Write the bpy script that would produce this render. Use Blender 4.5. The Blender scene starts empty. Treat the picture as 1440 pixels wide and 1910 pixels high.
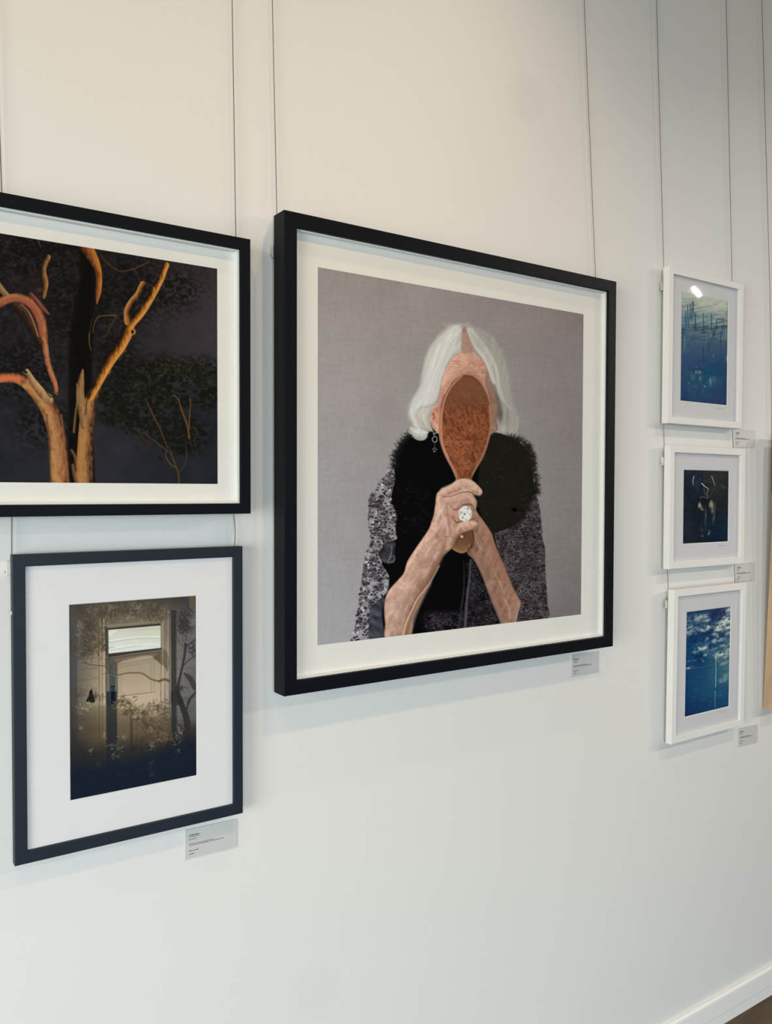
import bpy, bmesh, math, random
import numpy as np
from mathutils import Vector, Matrix

SC = bpy.context.scene
COL = SC.collection

# ---------------------------------------------------------------- camera
def make_camera():
    cam = bpy.data.cameras.new('camera')
    cam.sensor_fit = 'HORIZONTAL'
    cam.sensor_width = 36.0
    cam.lens = 36.0 * 1545.8 / 1440.0
    cam.clip_start = 0.02
    ob = bpy.data.objects.new('camera', cam)
    COL.objects.link(ob)
    fw = Vector((0.5639, 0.8255, -0.0248)).normalized()
    rt = Vector((0.8258, -0.5640, 0.0028))
    rt = (rt - fw * rt.dot(fw)).normalized()
    up = rt.cross(fw)
    ob.matrix_world = Matrix(((rt.x, up.x, -fw.x, 0.0), (rt.y, up.y, -fw.y, -1.41876),
                              (rt.z, up.z, -fw.z, 1.55), (0, 0, 0, 1)))
    SC.camera = ob
make_camera()

# ---------------------------------------------------------------- world, lights, exposure
vs = SC.view_settings
vs.view_transform = 'Standard'
vs.look = 'None'
vs.exposure = 0.0
vs.gamma = 1.0
vs.use_curve_mapping = False

wd = bpy.data.worlds.new('sky')
SC.world = wd
wd.use_nodes = True
_bg = wd.node_tree.nodes['Background']
_bg.inputs[0].default_value = (0.75, 0.87, 1.0, 1)
_bg.inputs[1].default_value = 0.25

def area(name, loc, look, sx, sy, power, col, spread=180):
    l = bpy.data.lights.new(name, 'AREA')
    l.shape = 'RECTANGLE'; l.size = sx; l.size_y = sy
    l.energy = power; l.color = col; l.spread = math.radians(spread)
    o = bpy.data.objects.new(name, l); COL.objects.link(o)
    o.location = loc
    o.rotation_euler = (Vector(look) - Vector(loc)).to_track_quat('-Z', 'Y').to_euler()
    return o

# daylight coming in at the two window openings, slanting down from the sky
area('daylight_left', (-3.56, -2.55, 1.28), (0, -2.55, 0.4), 2.7, 2.3, 162, (1.0, 0.975, 0.875), 160)
area('daylight_front', (-1.35, -6.06, 1.28), (-0.65, 0, -1.6), 3.5, 2.3, 90, (0.74, 0.96, 1.12), 105)
# track lamps: position, aim, watts, cone, colour; the lamp bodies are built further down
SPOTS = [((-0.30, -1.40, 3.36), (0.1, 0.0, 1.50), 27, 76, (1.0, 0.60, 0.16)),
         ((1.20, -1.40, 3.36), (0.9, 0.0, 1.35), 38, 69, (1.0, 0.64, 0.30)),
         ((0.20, -0.60, 3.36), (0.2, -0.1, 1.00), 8, 66, (1.0, 0.76, 0.48)),
         ((1.10, -0.60, 3.36), (1.1, -0.1, 1.00), 20, 64, (1.0, 0.84, 0.66)),
         ((2.60, -1.40, 3.36), (2.3, 0.0, 0.95), 41, 58, (1.0, 0.95, 0.88)),
         ((5.00, -3.20, 3.36), (2.4, 0.0, 1.30), 90, 44, (1.0, 0.86, 0.72)),
         ((6.70, -3.37, 3.40), (2.4, 0.0, 1.30), 170, 40, (1.0, 0.84, 0.69)),
         ((8.20, -3.40, 3.36), (2.4, 0.0, 1.30), 240, 36, (1.0, 0.84, 0.69))]

# ---------------------------------------------------------------- helpers
def smooth_noise(nt, scale, detail=3.0, rough=0.55, coord='Object', stretch=None):
    tc = nt.nodes.new('ShaderNodeTexCoord')
    n = nt.nodes.new('ShaderNodeTexNoise')
    n.inputs['Scale'].default_value = scale
    n.inputs['Detail'].default_value = detail
    n.inputs['Roughness'].default_value = rough
    src = tc.outputs[coord]
    if stretch:
        mp = nt.nodes.new('ShaderNodeMapping')
        mp.inputs['Scale'].default_value = stretch
        nt.links.new(src, mp.inputs['Vector']); src = mp.outputs['Vector']
    nt.links.new(src, n.inputs['Vector'])
    return n

def lin(c):
    return tuple(((v / 12.92) if v <= 0.04045 else ((v + 0.055) / 1.055) ** 2.4) for v in (x / 255.0 for x in c))

def mat(name, base, rough=0.5, var=0.0, vscale=8.0, bump=0.0, bscale=200.0, stretch=None, spec=0.5, metal=0.0, coord='Object'):
    m = bpy.data.materials.new(name); m.use_nodes = True
    nt = m.node_tree; b = nt.nodes['Principled BSDF']
    b.inputs['Roughness'].default_value = rough
    b.inputs['Metallic'].default_value = metal
    b.inputs['Specular IOR Level'].default_value = spec
    n = smooth_noise(nt, vscale, 4.0, 0.6, coord, stretch)
    r = nt.nodes.new('ShaderNodeMapRange')
    r.inputs['From Min'].default_value = 0.3; r.inputs['From Max'].default_value = 0.7
    r.inputs['To Min'].default_value = 1.0 - var; r.inputs['To Max'].default_value = 1.0 + var
    nt.links.new(n.outputs['Fac'], r.inputs['Value'])
    mx = nt.nodes.new('ShaderNodeVectorMath'); mx.operation = 'SCALE'
    mx.inputs[0].default_value = base[:3]
    nt.links.new(r.outputs['Result'], mx.inputs['Scale'])
    nt.links.new(mx.outputs['Vector'], b.inputs['Base Color'])
    if bump > 0:
        n2 = smooth_noise(nt, bscale, 2.0, 0.5, coord, stretch)
        bp = nt.nodes.new('ShaderNodeBump')
        bp.inputs['Strength'].default_value = bump
        bp.inputs['Distance'].default_value = 0.002
        nt.links.new(n2.outputs['Fac'], bp.inputs['Height'])
        nt.links.new(bp.outputs['Normal'], b.inputs['Normal'])
    return m

def glass_mat(name):
    m = bpy.data.materials.new(name); m.use_nodes = True
    nt = m.node_tree; nt.nodes.clear()
    out = nt.nodes.new('ShaderNodeOutputMaterial')
    tr = nt.nodes.new('ShaderNodeBsdfTransparent')
    tr.inputs[0].default_value = (0.99, 0.995, 0.99, 1)
    gl = nt.nodes.new('ShaderNodeBsdfGlossy'); gl.inputs['Roughness'].default_value = 0.012
    fr = nt.nodes.new('ShaderNodeFresnel'); fr.inputs['IOR'].default_value = 1.42
    ge = nt.nodes.new('ShaderNodeNewGeometry')
    inv = nt.nodes.new('ShaderNodeMath'); inv.operation = 'SUBTRACT'; inv.inputs[0].default_value = 1.0
    mul = nt.nodes.new('ShaderNodeMath'); mul.operation = 'MULTIPLY'
    mx = nt.nodes.new('ShaderNodeMixShader')
    nt.links.new(ge.outputs['Backfacing'], inv.inputs[1])
    nt.links.new(fr.outputs[0], mul.inputs[0]); nt.links.new(inv.outputs[0], mul.inputs[1])
    nt.links.new(mul.outputs[0], mx.inputs['Fac'])
    nt.links.new(tr.outputs[0], mx.inputs[1]); nt.links.new(gl.outputs[0], mx.inputs[2])
    nt.links.new(mx.outputs[0], out.inputs['Surface'])
    return m

def emit_mat(name, col, strength):
    m = bpy.data.materials.new(name); m.use_nodes = True
    nt = m.node_tree; nt.nodes.clear()
    out = nt.nodes.new('ShaderNodeOutputMaterial'); e = nt.nodes.new('ShaderNodeEmission')
    e.inputs[0].default_value = (*col, 1); e.inputs[1].default_value = strength
    nt.links.new(e.outputs[0], out.inputs['Surface'])
    return m

def obj(name, bm, m, parent=None, smooth=False, kind=None, label=None):
    me = bpy.data.meshes.new(name)
    bmesh.ops.recalc_face_normals(bm, faces=bm.faces)
    bm.to_mesh(me); bm.free()
    me.materials.append(m)
    if smooth:
        for p in me.polygons: p.use_smooth = True
    o = bpy.data.objects.new(name, me); COL.objects.link(o)
    if parent is not None: o.parent = parent
    if kind: o['kind'] = kind
    if label: o['label'] = label
    return o

def thing(name, label, cat, loc=(0, 0, 0), rot=(0, 0, 0), group=None):
    o = bpy.data.objects.new(name, None); COL.objects.link(o)
    o.empty_display_size = 0.05
    o.location = loc; o.rotation_euler = rot
    o['label'] = label; o['category'] = cat
    if group: o['group'] = group
    return o

def tag(o, label, cat, group=None):
    o['label'] = label; o['category'] = cat
    if group: o['group'] = group
    return o

def add_box(bm, x0, x1, y0, y1, z0, z1):
    v = [bm.verts.new((x, y, z)) for x in (x0, x1) for y in (y0, y1) for z in (z0, z1)]
    for f in ((0, 1, 3, 2), (4, 6, 7, 5), (0, 4, 5, 1), (2, 3, 7, 6), (0, 2, 6, 4), (1, 5, 7, 3)):
        bm.faces.new([v[i] for i in f])

def box(x0, x1, y0, y1, z0, z1, bev=0.0):
    bm = bmesh.new(); add_box(bm, x0, x1, y0, y1, z0, z1)
    if bev > 0:
        bmesh.ops.bevel(bm, geom=bm.edges[:], offset=bev, segments=2, affect='EDGES', profile=0.5)
    return bm

def add_tube(bm, pts, r, n=8, caps=True):
    pts = [Vector(p) for p in pts]
    rings = []
    for i, p in enumerate(pts):
        t = (pts[min(i + 1, len(pts) - 1)] - pts[max(i - 1, 0)]).normalized()
        a = t.cross(Vector((0, 1, 0)));
        if a.length < 1e-3: a = t.cross(Vector((1, 0, 0)))
        a.normalize(); b = t.cross(a)
        rr = r[i] if isinstance(r, (list, tuple)) else r
        rings.append([bm.verts.new(p + (a * math.cos(k * 2 * math.pi / n) + b * math.sin(k * 2 * math.pi / n)) * rr) for k in range(n)])
    for i in range(len(rings) - 1):
        for k in range(n):
            bm.faces.new((rings[i][k], rings[i][(k + 1) % n], rings[i + 1][(k + 1) % n], rings[i + 1][k]))
    if caps:
        bm.faces.new(rings[0]); bm.faces.new(rings[-1])

# ---------------------------------------------------------------- materials
M = {}
M['trim'] = mat('white_gloss_trim', (0.90, 0.90, 0.89), 0.42, 0.01, 3.0)
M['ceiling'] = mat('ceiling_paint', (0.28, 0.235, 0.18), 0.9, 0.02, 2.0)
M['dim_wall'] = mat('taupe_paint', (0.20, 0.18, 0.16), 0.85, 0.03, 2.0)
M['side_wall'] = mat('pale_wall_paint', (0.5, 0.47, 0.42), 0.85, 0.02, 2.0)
M['floor'] = mat('brown_sealed_floor', (0.095, 0.064, 0.035), 0.75, 0.35, 5.0, 0.15, 60.0, (1.0, 6.0, 1.0))
M['black'] = mat('black_stained_wood', (0.0045, 0.0062, 0.0098), 0.5, 0.10, 3.0, 0.05, 120.0, (1.0, 1.0, 1.0), 0.10)
M['blue_black'] = mat('worn_black_stain', (0.0130, 0.0195, 0.0300), 0.50, 0.08, 3.0, 0.05, 120.0, None, 0.3)
M['white_frame'] = mat('white_lacquered_wood', (0.80, 0.795, 0.785), 0.6, 0.02, 6.0, 0.05, 150.0, None, 0.2)
M['oak'] = mat('pale_oak', (0.52, 0.36, 0.22), 0.5, 0.16, 9.0, 0.12, 50.0, (6.0, 6.0, 0.7))
M['mat_white'] = mat('white_mount_board', (0.83, 0.815, 0.80), 0.9, 0.012, 40.0)
M['mat_rose'] = mat('cool_white_mount_board', (0.795, 0.79, 0.825), 0.9, 0.012, 40.0)
M['mat_grey'] = mat('soft_grey_mount_board', (0.70, 0.685, 0.73), 0.9, 0.015, 40.0)
M['spacer'] = mat('white_spacer_card', (0.84, 0.85, 0.84), 0.85, 0.01, 40.0)
M['bevel'] = mat('white_core_bevel', (0.86, 0.86, 0.85), 0.9, 0.01, 60.0)
M['backing'] = mat('kraft_backing', (0.25, 0.18, 0.11), 0.9, 0.1, 20.0)
M['wire'] = mat('steel_hanging_wire', (0.14, 0.115, 0.095), 0.45, 0.15, 300.0, 0, 1, None, 0.5, 0.6)
M['metal'] = mat('zinc_fitting', (0.62, 0.62, 0.60), 0.35, 0.05, 90.0, 0, 1, None, 0.5, 0.8)
M['clear_plastic'] = mat('clear_fitting_plastic', (0.66, 0.67, 0.64), 0.3, 0.03, 60.0)
M['card'] = mat('frosted_caption_card', (0.60, 0.60, 0.60), 0.5, 0.015, 30.0)
M['ink'] = mat('grey_black_ink', (0.035, 0.036, 0.04), 0.8, 0.1, 200.0)
M['pencil'] = mat('pencil_line', (0.28, 0.26, 0.27), 0.9, 0.15, 400.0)
M['lamp_body'] = mat('white_lamp_body', (0.70, 0.69, 0.66), 0.4, 0.02, 20.0)
M['window_frame'] = mat('dark_window_frame', (0.035, 0.034, 0.032), 0.45, 0.1, 10.0)
M['glass'] = glass_mat('picture_glass')
M['lamp_glow'] = emit_mat('lamp_lens', (1.0, 0.82, 0.58), 8.0)

def wall_material():
    m = mat('white_wall_paint', (0.765, 0.765, 0.75), 0.75, 0.012, 1.2, 0.10, 420.0, None, 0.3)
    nt = m.node_tree; b = nt.nodes['Principled BSDF']
    # two faint hand-sized round patches where the wall colour is slightly darker
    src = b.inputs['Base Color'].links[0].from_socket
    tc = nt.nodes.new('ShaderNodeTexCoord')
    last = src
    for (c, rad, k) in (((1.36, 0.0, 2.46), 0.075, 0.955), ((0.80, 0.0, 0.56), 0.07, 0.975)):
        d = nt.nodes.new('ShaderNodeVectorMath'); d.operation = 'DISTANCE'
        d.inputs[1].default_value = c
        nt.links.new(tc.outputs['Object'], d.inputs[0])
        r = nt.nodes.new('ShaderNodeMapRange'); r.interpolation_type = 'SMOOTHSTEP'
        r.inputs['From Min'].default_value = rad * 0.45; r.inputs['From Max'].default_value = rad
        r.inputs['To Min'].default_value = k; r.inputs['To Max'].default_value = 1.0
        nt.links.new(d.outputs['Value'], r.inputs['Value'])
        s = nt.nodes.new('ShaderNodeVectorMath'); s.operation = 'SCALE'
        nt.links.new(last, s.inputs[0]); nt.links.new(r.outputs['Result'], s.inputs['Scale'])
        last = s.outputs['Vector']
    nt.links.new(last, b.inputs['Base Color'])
    return m
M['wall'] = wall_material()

# ---------------------------------------------------------------- the room
XL, XR, YF, CEIL = -3.6, 9.2, -6.2, 3.75
def struct(name, bm, m):
    return obj(name, bm, m, kind='structure')
struct('floor', box(XL - 0.2, XR + 0.2, YF - 0.2, 0.2, -0.15, 0.0), M['floor'])
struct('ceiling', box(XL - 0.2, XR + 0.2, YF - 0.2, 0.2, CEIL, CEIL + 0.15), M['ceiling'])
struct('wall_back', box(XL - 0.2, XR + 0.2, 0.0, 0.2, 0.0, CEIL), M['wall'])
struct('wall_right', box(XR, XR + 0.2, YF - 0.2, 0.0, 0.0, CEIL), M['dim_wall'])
# left wall with one opening, front wall with two
bm = bmesh.new()
WL = (-3.95, -1.15, 0.1, 2.45)
add_box(bm, XL - 0.2, XL, YF - 0.2, WL[0], 0, CEIL); add_box(bm, XL - 0.2, XL, WL[1], 0.0, 0, CEIL)
add_box(bm, XL - 0.2, XL, WL[0], WL[1], 0, WL[2]); add_box(bm, XL - 0.2, XL, WL[0], WL[1], WL[3], CEIL)
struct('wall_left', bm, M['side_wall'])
bm = bmesh.new()
WF = (-3.15, 0.45, 0.1, 2.45)
add_box(bm, XL, WF[0], YF - 0.2, YF, 0, CEIL); add_box(bm, WF[1], XR, YF - 0.2, YF, 0, CEIL)
add_box(bm, WF[0], WF[1], YF - 0.2, YF, 0, WF[2]); add_box(bm, WF[0], WF[1], YF - 0.2, YF, WF[3], CEIL)
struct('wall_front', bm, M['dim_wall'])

def window(name, a0, a1, z0, z1, plane, axis, mulls):
    e = bpy.data.objects.new(name, None); COL.objects.link(e); e['kind'] = 'structure'
    def bx(u0, u1, v0, v1, d0, d1):
        return box(plane + d0, plane + d1, u0, u1, v0, v1) if axis == 'x' else box(u0, u1, plane + d0, plane + d1, v0, v1)
    t = 0.06
    for (u0, u1, v0, v1) in ((a0, a1, z0, z0 + t), (a0, a1, z1 - t, z1), (a0, a0 + t, z0 + t, z1 - t), (a1 - t, a1, z0 + t, z1 - t)):
        obj('frame_rail', bx(u0, u1, v0, v1, -0.04, 0.04), M['window_frame'], e)
    xs = [a0 + t] + [a0 + (a1 - a0) * k / (mulls + 1) for k in range(1, mulls + 1)] + [a1 - t]
    for x in xs[1:-1]:
        obj('mullion', bx(x - 0.025, x + 0.025, z0 + t, z1 - t, -0.03, 0.03), M['window_frame'], e)
    for i in range(len(xs) - 1):
        g0 = xs[i] + (0.025 if i else 0); g1 = xs[i + 1] - (0.025 if i < len(xs) - 2 else 0)
        obj('window_pane', bx(g0, g1, z0 + t, z1 - t, -0.004, 0.004), M['glass'], e)
window('window_1', WL[0], WL[1], WL[2], WL[3], XL - 0.08, 'x', 2)
window('window_2', WF[0], WF[1], WF[2], WF[3], YF - 0.08, 'y', 2)

def skirting():
    bm = bmesh.new()
    prof = [(0.0, 0.0), (-0.0120, 0.0), (-0.0120, 0.0330), (-0.0138, 0.0345), (-0.0145, 0.0360), (-0.0142, 0.080),
            (-0.0130, 0.0855), (-0.0100, 0.0885), (-0.0060, 0.0895), (0.0, 0.0895)]
    a = [bm.verts.new((XL, y, z)) for y, z in prof]
    b = [bm.verts.new((XR, y, z)) for y, z in prof]
    n = len(prof)
    for i in range(n):
        bm.faces.new((a[i], a[(i + 1) % n], b[(i + 1) % n], b[i]))
    bm.faces.new(a); bm.faces.new(b)
    return bm
struct('baseboard_back', skirting(), M['trim'])

# ceiling tracks with their lamps (above the view; seen only as reflections in the glass)
for (y, x0, x1, lb) in ((-1.40, -1.2, 3.4, 'long white ceiling track running along the picture wall'),
                        (-0.60, -0.4, 1.8, 'short white ceiling track close to the picture wall'),
                        (-3.30, 4.4, 8.8, 'white ceiling track far down the room')):
    trk = thing('lighting_track', lb, 'track', ((x0 + x1) / 2, y, CEIL), group='ceiling tracks')
    obj('track_rail', box(-(x1 - x0) / 2, (x1 - x0) / 2, -0.02, 0.02, -0.035, 0.0, 0.003), M['lamp_body'], trk)

LAMP_LABELS = ['ceiling track lamp above the gum tree photograph', 'ceiling track lamp on the long track above the big portrait',
               'ceiling track lamp at the left end of the short track by the wall', 'ceiling track lamp at the right end of the short track by the wall',
               'ceiling track lamp above the column of white frames', 'nearest ceiling track lamp of the three far down the room',
               'ceiling track lamp far down the room, mirrored in the topmost white frame', 'farthest ceiling track lamp of the three far down the room']
def spot(i, loc, aim, watts, cone, col):
    d = (Vector(aim) - Vector(loc)).normalized()
    e = thing('track_lamp', LAMP_LABELS[i], 'lamp', loc, group='ceiling lamps')
    q = (d.to_track_quat('-Z', 'Y').to_matrix() @ Matrix.Rotation(math.radians(ROLL), 3, 'Z')).to_euler()
    obj('lamp_head', box(-0.056, 0.056, -0.027, 0.027, 0.006, 0.07, 0.006), M['lamp_body'], e).rotation_euler = q
    obj('led_panel', box(-0.052, 0.052, -0.013, 0.013, 0.0, 0.0055, 0.0015), M['lamp_glow'], e).rotation_euler = q
    bm = bmesh.new()
    top = CEIL - 0.035 - loc[2]
    add_tube(bm, [(0, 0, 0.06), (0, 0, top - 0.02), (0, 0, top)], 0.012, 8)
    obj('lamp_stem', bm, M['lamp_body'], e)
    l = bpy.data.lights.new('lamp_beam', 'AREA')
    l.shape = 'RECTANGLE'; l.size = 0.104; l.size_y = 0.026
    h = math.radians(cone * 1.25) / 2                          # beam half-angle; watts is the nominal bare-bulb rating
    l.energy = watts * 1.25 * (math.tan(h) - h) / (4 * math.tan(h)); l.color = col; l.spread = 2 * h
    lo = bpy.data.objects.new('lamp_beam', l); COL.objects.link(lo); lo.parent = e
    lo.location = d * 0.004
    lo.rotation_euler = q
ROLL = -50
for i, s in enumerate(SPOTS): spot(i, *s)

# ---------------------------------------------------------------- framed pictures
def rail(corners_out, corners_in, side, front, back, c=0.0012, lip=0.0):
    """one mitred frame rail; corners (x0,x1,z0,z1) of the outer and inner edge; y = -depth"""
    ox0, ox1, oz0, oz1 = corners_out; ix0, ix1, iz0, iz1 = corners_in
    def pt(t, end):   # t: 0 outer .. 1 inner
        x0 = ox0 + (ix0 - ox0) * t; x1 = ox1 + (ix1 - ox1) * t
        z0 = oz0 + (iz0 - oz0) * t; z1 = oz1 + (iz1 - oz1) * t
        return {'top': ((x0, z1), (x1, z1)), 'bottom': ((x0, z0), (x1, z0)),
                'left': ((x0, z0), (x0, z1)), 'right': ((x1, z0), (x1, z1))}[side][end]
    rw = abs({'top': oz1 - iz1, 'bottom': iz0 - oz0, 'left': ix0 - ox0, 'right': ox1 - ix1}[side])
    k = c / rw
    prof = [(0, back), (0, front - c), (k * 0.3, front - c * 0.3), (k, front), (1 - k, front), (1 - k * 0.3, front - c * 0.3), (1, front - c), (1, front - lip), (0.8, front - lip), (0.8, back)]
    bm = bmesh.new()
    A = []; B = []
    for t, d in prof:
        for L, e in ((A, 0), (B, 1)):
            x, z = pt(t, e); L.append(bm.verts.new((x, -d, z)))
    n = len(prof)
    for i in range(n):
        bm.faces.new((A[i], A[(i + 1) % n], B[(i + 1) % n], B[i]))
    bm.faces.new(A); bm.faces.new(B)
    return bm

def ring(o, i, y_o, y_i):
    """sloping or flat ring between an outer and an inner rectangle"""
    bm = bmesh.new()
    def quad(r, y): return [bm.verts.new(p) for p in ((r[0], y, r[2]), (r[1], y, r[2]), (r[1], y, r[3]), (r[0], y, r[3]))]
    a = quad(o, y_o); b = quad(i, y_i)
    for k in range(4):
        bm.faces.new((a[k], a[(k + 1) % 4], b[(k + 1) % 4], b[k]))
    return bm

def board_with_window(o, i, yf, yb):
    """a flat board of real thickness with a rectangular opening"""
    bm = bmesh.new()
    def quad(r, y): return [bm.verts.new(p) for p in ((r[0], y, r[2]), (r[1], y, r[2]), (r[1], y, r[3]), (r[0], y, r[3]))]
    of, jf, ob_, jb = quad(o, yf), quad(i, yf), quad(o, yb), quad(i, yb)
    for k in range(4):
        n = (k + 1) % 4
        bm.faces.new((of[k], of[n], jf[n], jf[k])); bm.faces.new((ob_[n], ob_[k], jb[k], jb[n]))
        bm.faces.new((of[n], of[k], ob_[k], ob_[n])); bm.faces.new((jf[k], jf[n], jb[n], jb[k]))
    return bm

def framed(label, group, outer, inner, pr, front, back, wood, board, glass_in, mat_d, spacer=True, bevel=0.0012,
           rot=(0, 0, 0), name='framed_photograph', lip=None):
    cx, cz = (outer[0] + outer[1]) / 2, outer[2]
    e = thing(name, label, 'picture', (cx, 0, cz), rot, group)
    S = lambda r: (r[0] - cx, r[1] - cx, r[2] - cz, r[3] - cz)
    o, i, p = S(outer), S(inner), S(pr)
    lip = (glass_in if spacer else front - mat_d + 0.0003)
    for s in ('top', 'bottom', 'left', 'right'):
        obj('frame_rail', rail(o, i, s, front, back, 0.0012, lip), wood, e)
    g = front - glass_in
    ex = 0.0022 if spacer else -0.0001   # how far glass and boards reach under the lip
    wide = (i[0] - ex, i[1] + ex, i[2] - ex, i[3] + ex)
    obj('picture_glass', box(wide[0], wide[1], -g + 0.0001, -g + 0.0018, wide[2], wide[3]), M['glass'], e)
    if spacer:
        d0, d1 = -(g - 0.002), -(mat_d + 0.0002)
        t = 0.003
        for (x0, x1, z0, z1) in ((i[0], i[0] + t, i[2], i[3]), (i[1] - t, i[1], i[2], i[3]), (i[0] + t, i[1] - t, i[2], i[2] + t), (i[0] + t, i[1] - t, i[3] - t, i[3])):
            obj('spacer_strip', box(x0 - (ex if x0 == i[0] else 0), x1 + (ex if x1 == i[1] else 0), d0, d1, z0, z1), M['spacer'], e)
    w = max(bevel, 0.0)
    mb = obj('mount_board', board_with_window((i[0] - 0.002, i[1] + 0.002, i[2] - 0.002, i[3] + 0.002) if not spacer else wide, (p[0] - w, p[1] + w, p[2] - w, p[3] + w), -mat_d, -mat_d + 0.0018), board, e)
    if bevel > 0:
        obj('bevelled_edge', ring((p[0] - w - 0.0001, p[1] + w + 0.0001, p[2] - w - 0.0001, p[3] + w + 0.0001), (p[0] + 0.0002, p[1] - 0.0002, p[2] + 0.0002, p[3] - 0.0002), -mat_d - 0.0001, -mat_d + 0.0014), M['bevel'], mb)
    obj('backing_board', box(wide[0], wide[1], -back - 0.004, -back - 0.001, wide[2], wide[3]), M['backing'], e)
    return e, p, mat_d, mb

LIP_NOTE = None
BIG = framed('largest black box frame holding the portrait of a woman behind a hand mirror', 'framed photographs on the wall',
             (0.7065, 1.6135, 1.1693, 2.0641), (0.7330, 1.5860, 1.1960, 2.0368), (0.7870, 1.5182, 1.2538, 1.9761), 0.0527, 0.0106,
             M['black'], M['mat_white'], 0.0065, 0.0345, True, 0.0)
TREE = framed('wide black box frame holding the night photograph of a gum tree', 'framed photographs on the wall',
              (-0.0400, 0.6393, 1.5095, 1.9987), (-0.0200, 0.6192, 1.5280, 1.9780), (0.0160, 0.5836, 1.5624, 1.9419), 0.0527, 0.0106,
              M['black'], M['mat_white'], 0.0045, 0.0345, True, 0.0)
DOOR = framed('slim blue-black frame holding the photograph of a shadowed house door', 'framed photographs on the wall',
              (0.2465, 0.6352, 0.9585, 1.4494), (0.2654, 0.6168, 0.9785, 1.4304), (0.3327, 0.5488, 1.0434, 1.3642), 0.0263, 0.0098,
              M['blue_black'], M['mat_rose'], 0.0030, 0.0205, False, 0.0009)
SEA = framed('white frame with the pale blue print of posts in water, topmost of its column', 'framed photographs on the wall',
             (1.8475, 2.1838, 1.7323, 2.1439), (1.8672, 2.1642, 1.7500, 2.1262), (1.9131, 2.1222, 1.7964, 2.0868), 0.0288, 0.0106,
             M['white_frame'], M['mat_grey'], 0.0045, 0.0210, False, 0.0016)
FIGURE = framed('white frame with the nearly black print, middle of its column', 'framed photographs on the wall',
                (1.8599, 2.2033, 1.3450, 1.6742), (1.8800, 2.1836, 1.3645, 1.6560), (1.9311, 2.1361, 1.4103, 1.6107), 0.0288, 0.0106,
                M['white_frame'], M['mat_grey'], 0.0045, 0.0210, False, 0.0016)
CLOUD = framed('white frame with the deep blue print of clouds over sea, lowest of its column', 'framed photographs on the wall',
               (1.8785, 2.2130, 0.8732, 1.2891), (1.8985, 2.1934, 0.8919, 1.2700), (1.9473, 2.1497, 0.9358, 1.2233), 0.0288, 0.0106,
               M['white_frame'], M['mat_grey'], 0.0045, 0.0210, False, 0.0016, rot=(math.radians(0.45), 0, 0))
OAK = framed('pale oak frame tilting off the wall at the right edge of the view', 'framed photographs on the wall',
             (2.352, 2.962, 0.897, 1.727), (2.374, 2.940, 0.919, 1.705), (2.44, 2.874, 0.99, 1.634), 0.0330, 0.0040,
             M['oak'], M['mat_white'], 0.0045, 0.0250, False, 0.0012, rot=(math.radians(2.05), 0, 0))

# ---------------------------------------------------------------- a small painter for the photographic prints
# Each print is drawn on a canvas, then laid as per-vertex colour on its own flat sheet of paper.
# Canvas coordinates are pixels of the slanted camera view; 'quad' gives the sheet's four corners there.
def spline(pts, n=4, closed=True):
    p = np.asarray(pts, float); N = len(p); out = []
    for i in range(N if closed else N - 1):
        if closed: a, b, c, d = p[i - 1], p[i], p[(i + 1) % N], p[(i + 2) % N]
        else: a, b, c, d = p[max(i - 1, 0)], p[i], p[i + 1], p[min(i + 2, N - 1)]
        for k in range(n):
            t = k / n
            out.append(0.5 * (2 * b + (c - a) * t + (2 * a - 5 * b + 4 * c - d) * t * t + (3 * b - a - 3 * c + d) * t ** 3))
    if not closed: out.append(p[-1])
    return np.array(out)

def zq(ox, oy, s, pts):
    return [(ox + x / s, oy + y / s) for x, y in pts]

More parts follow.
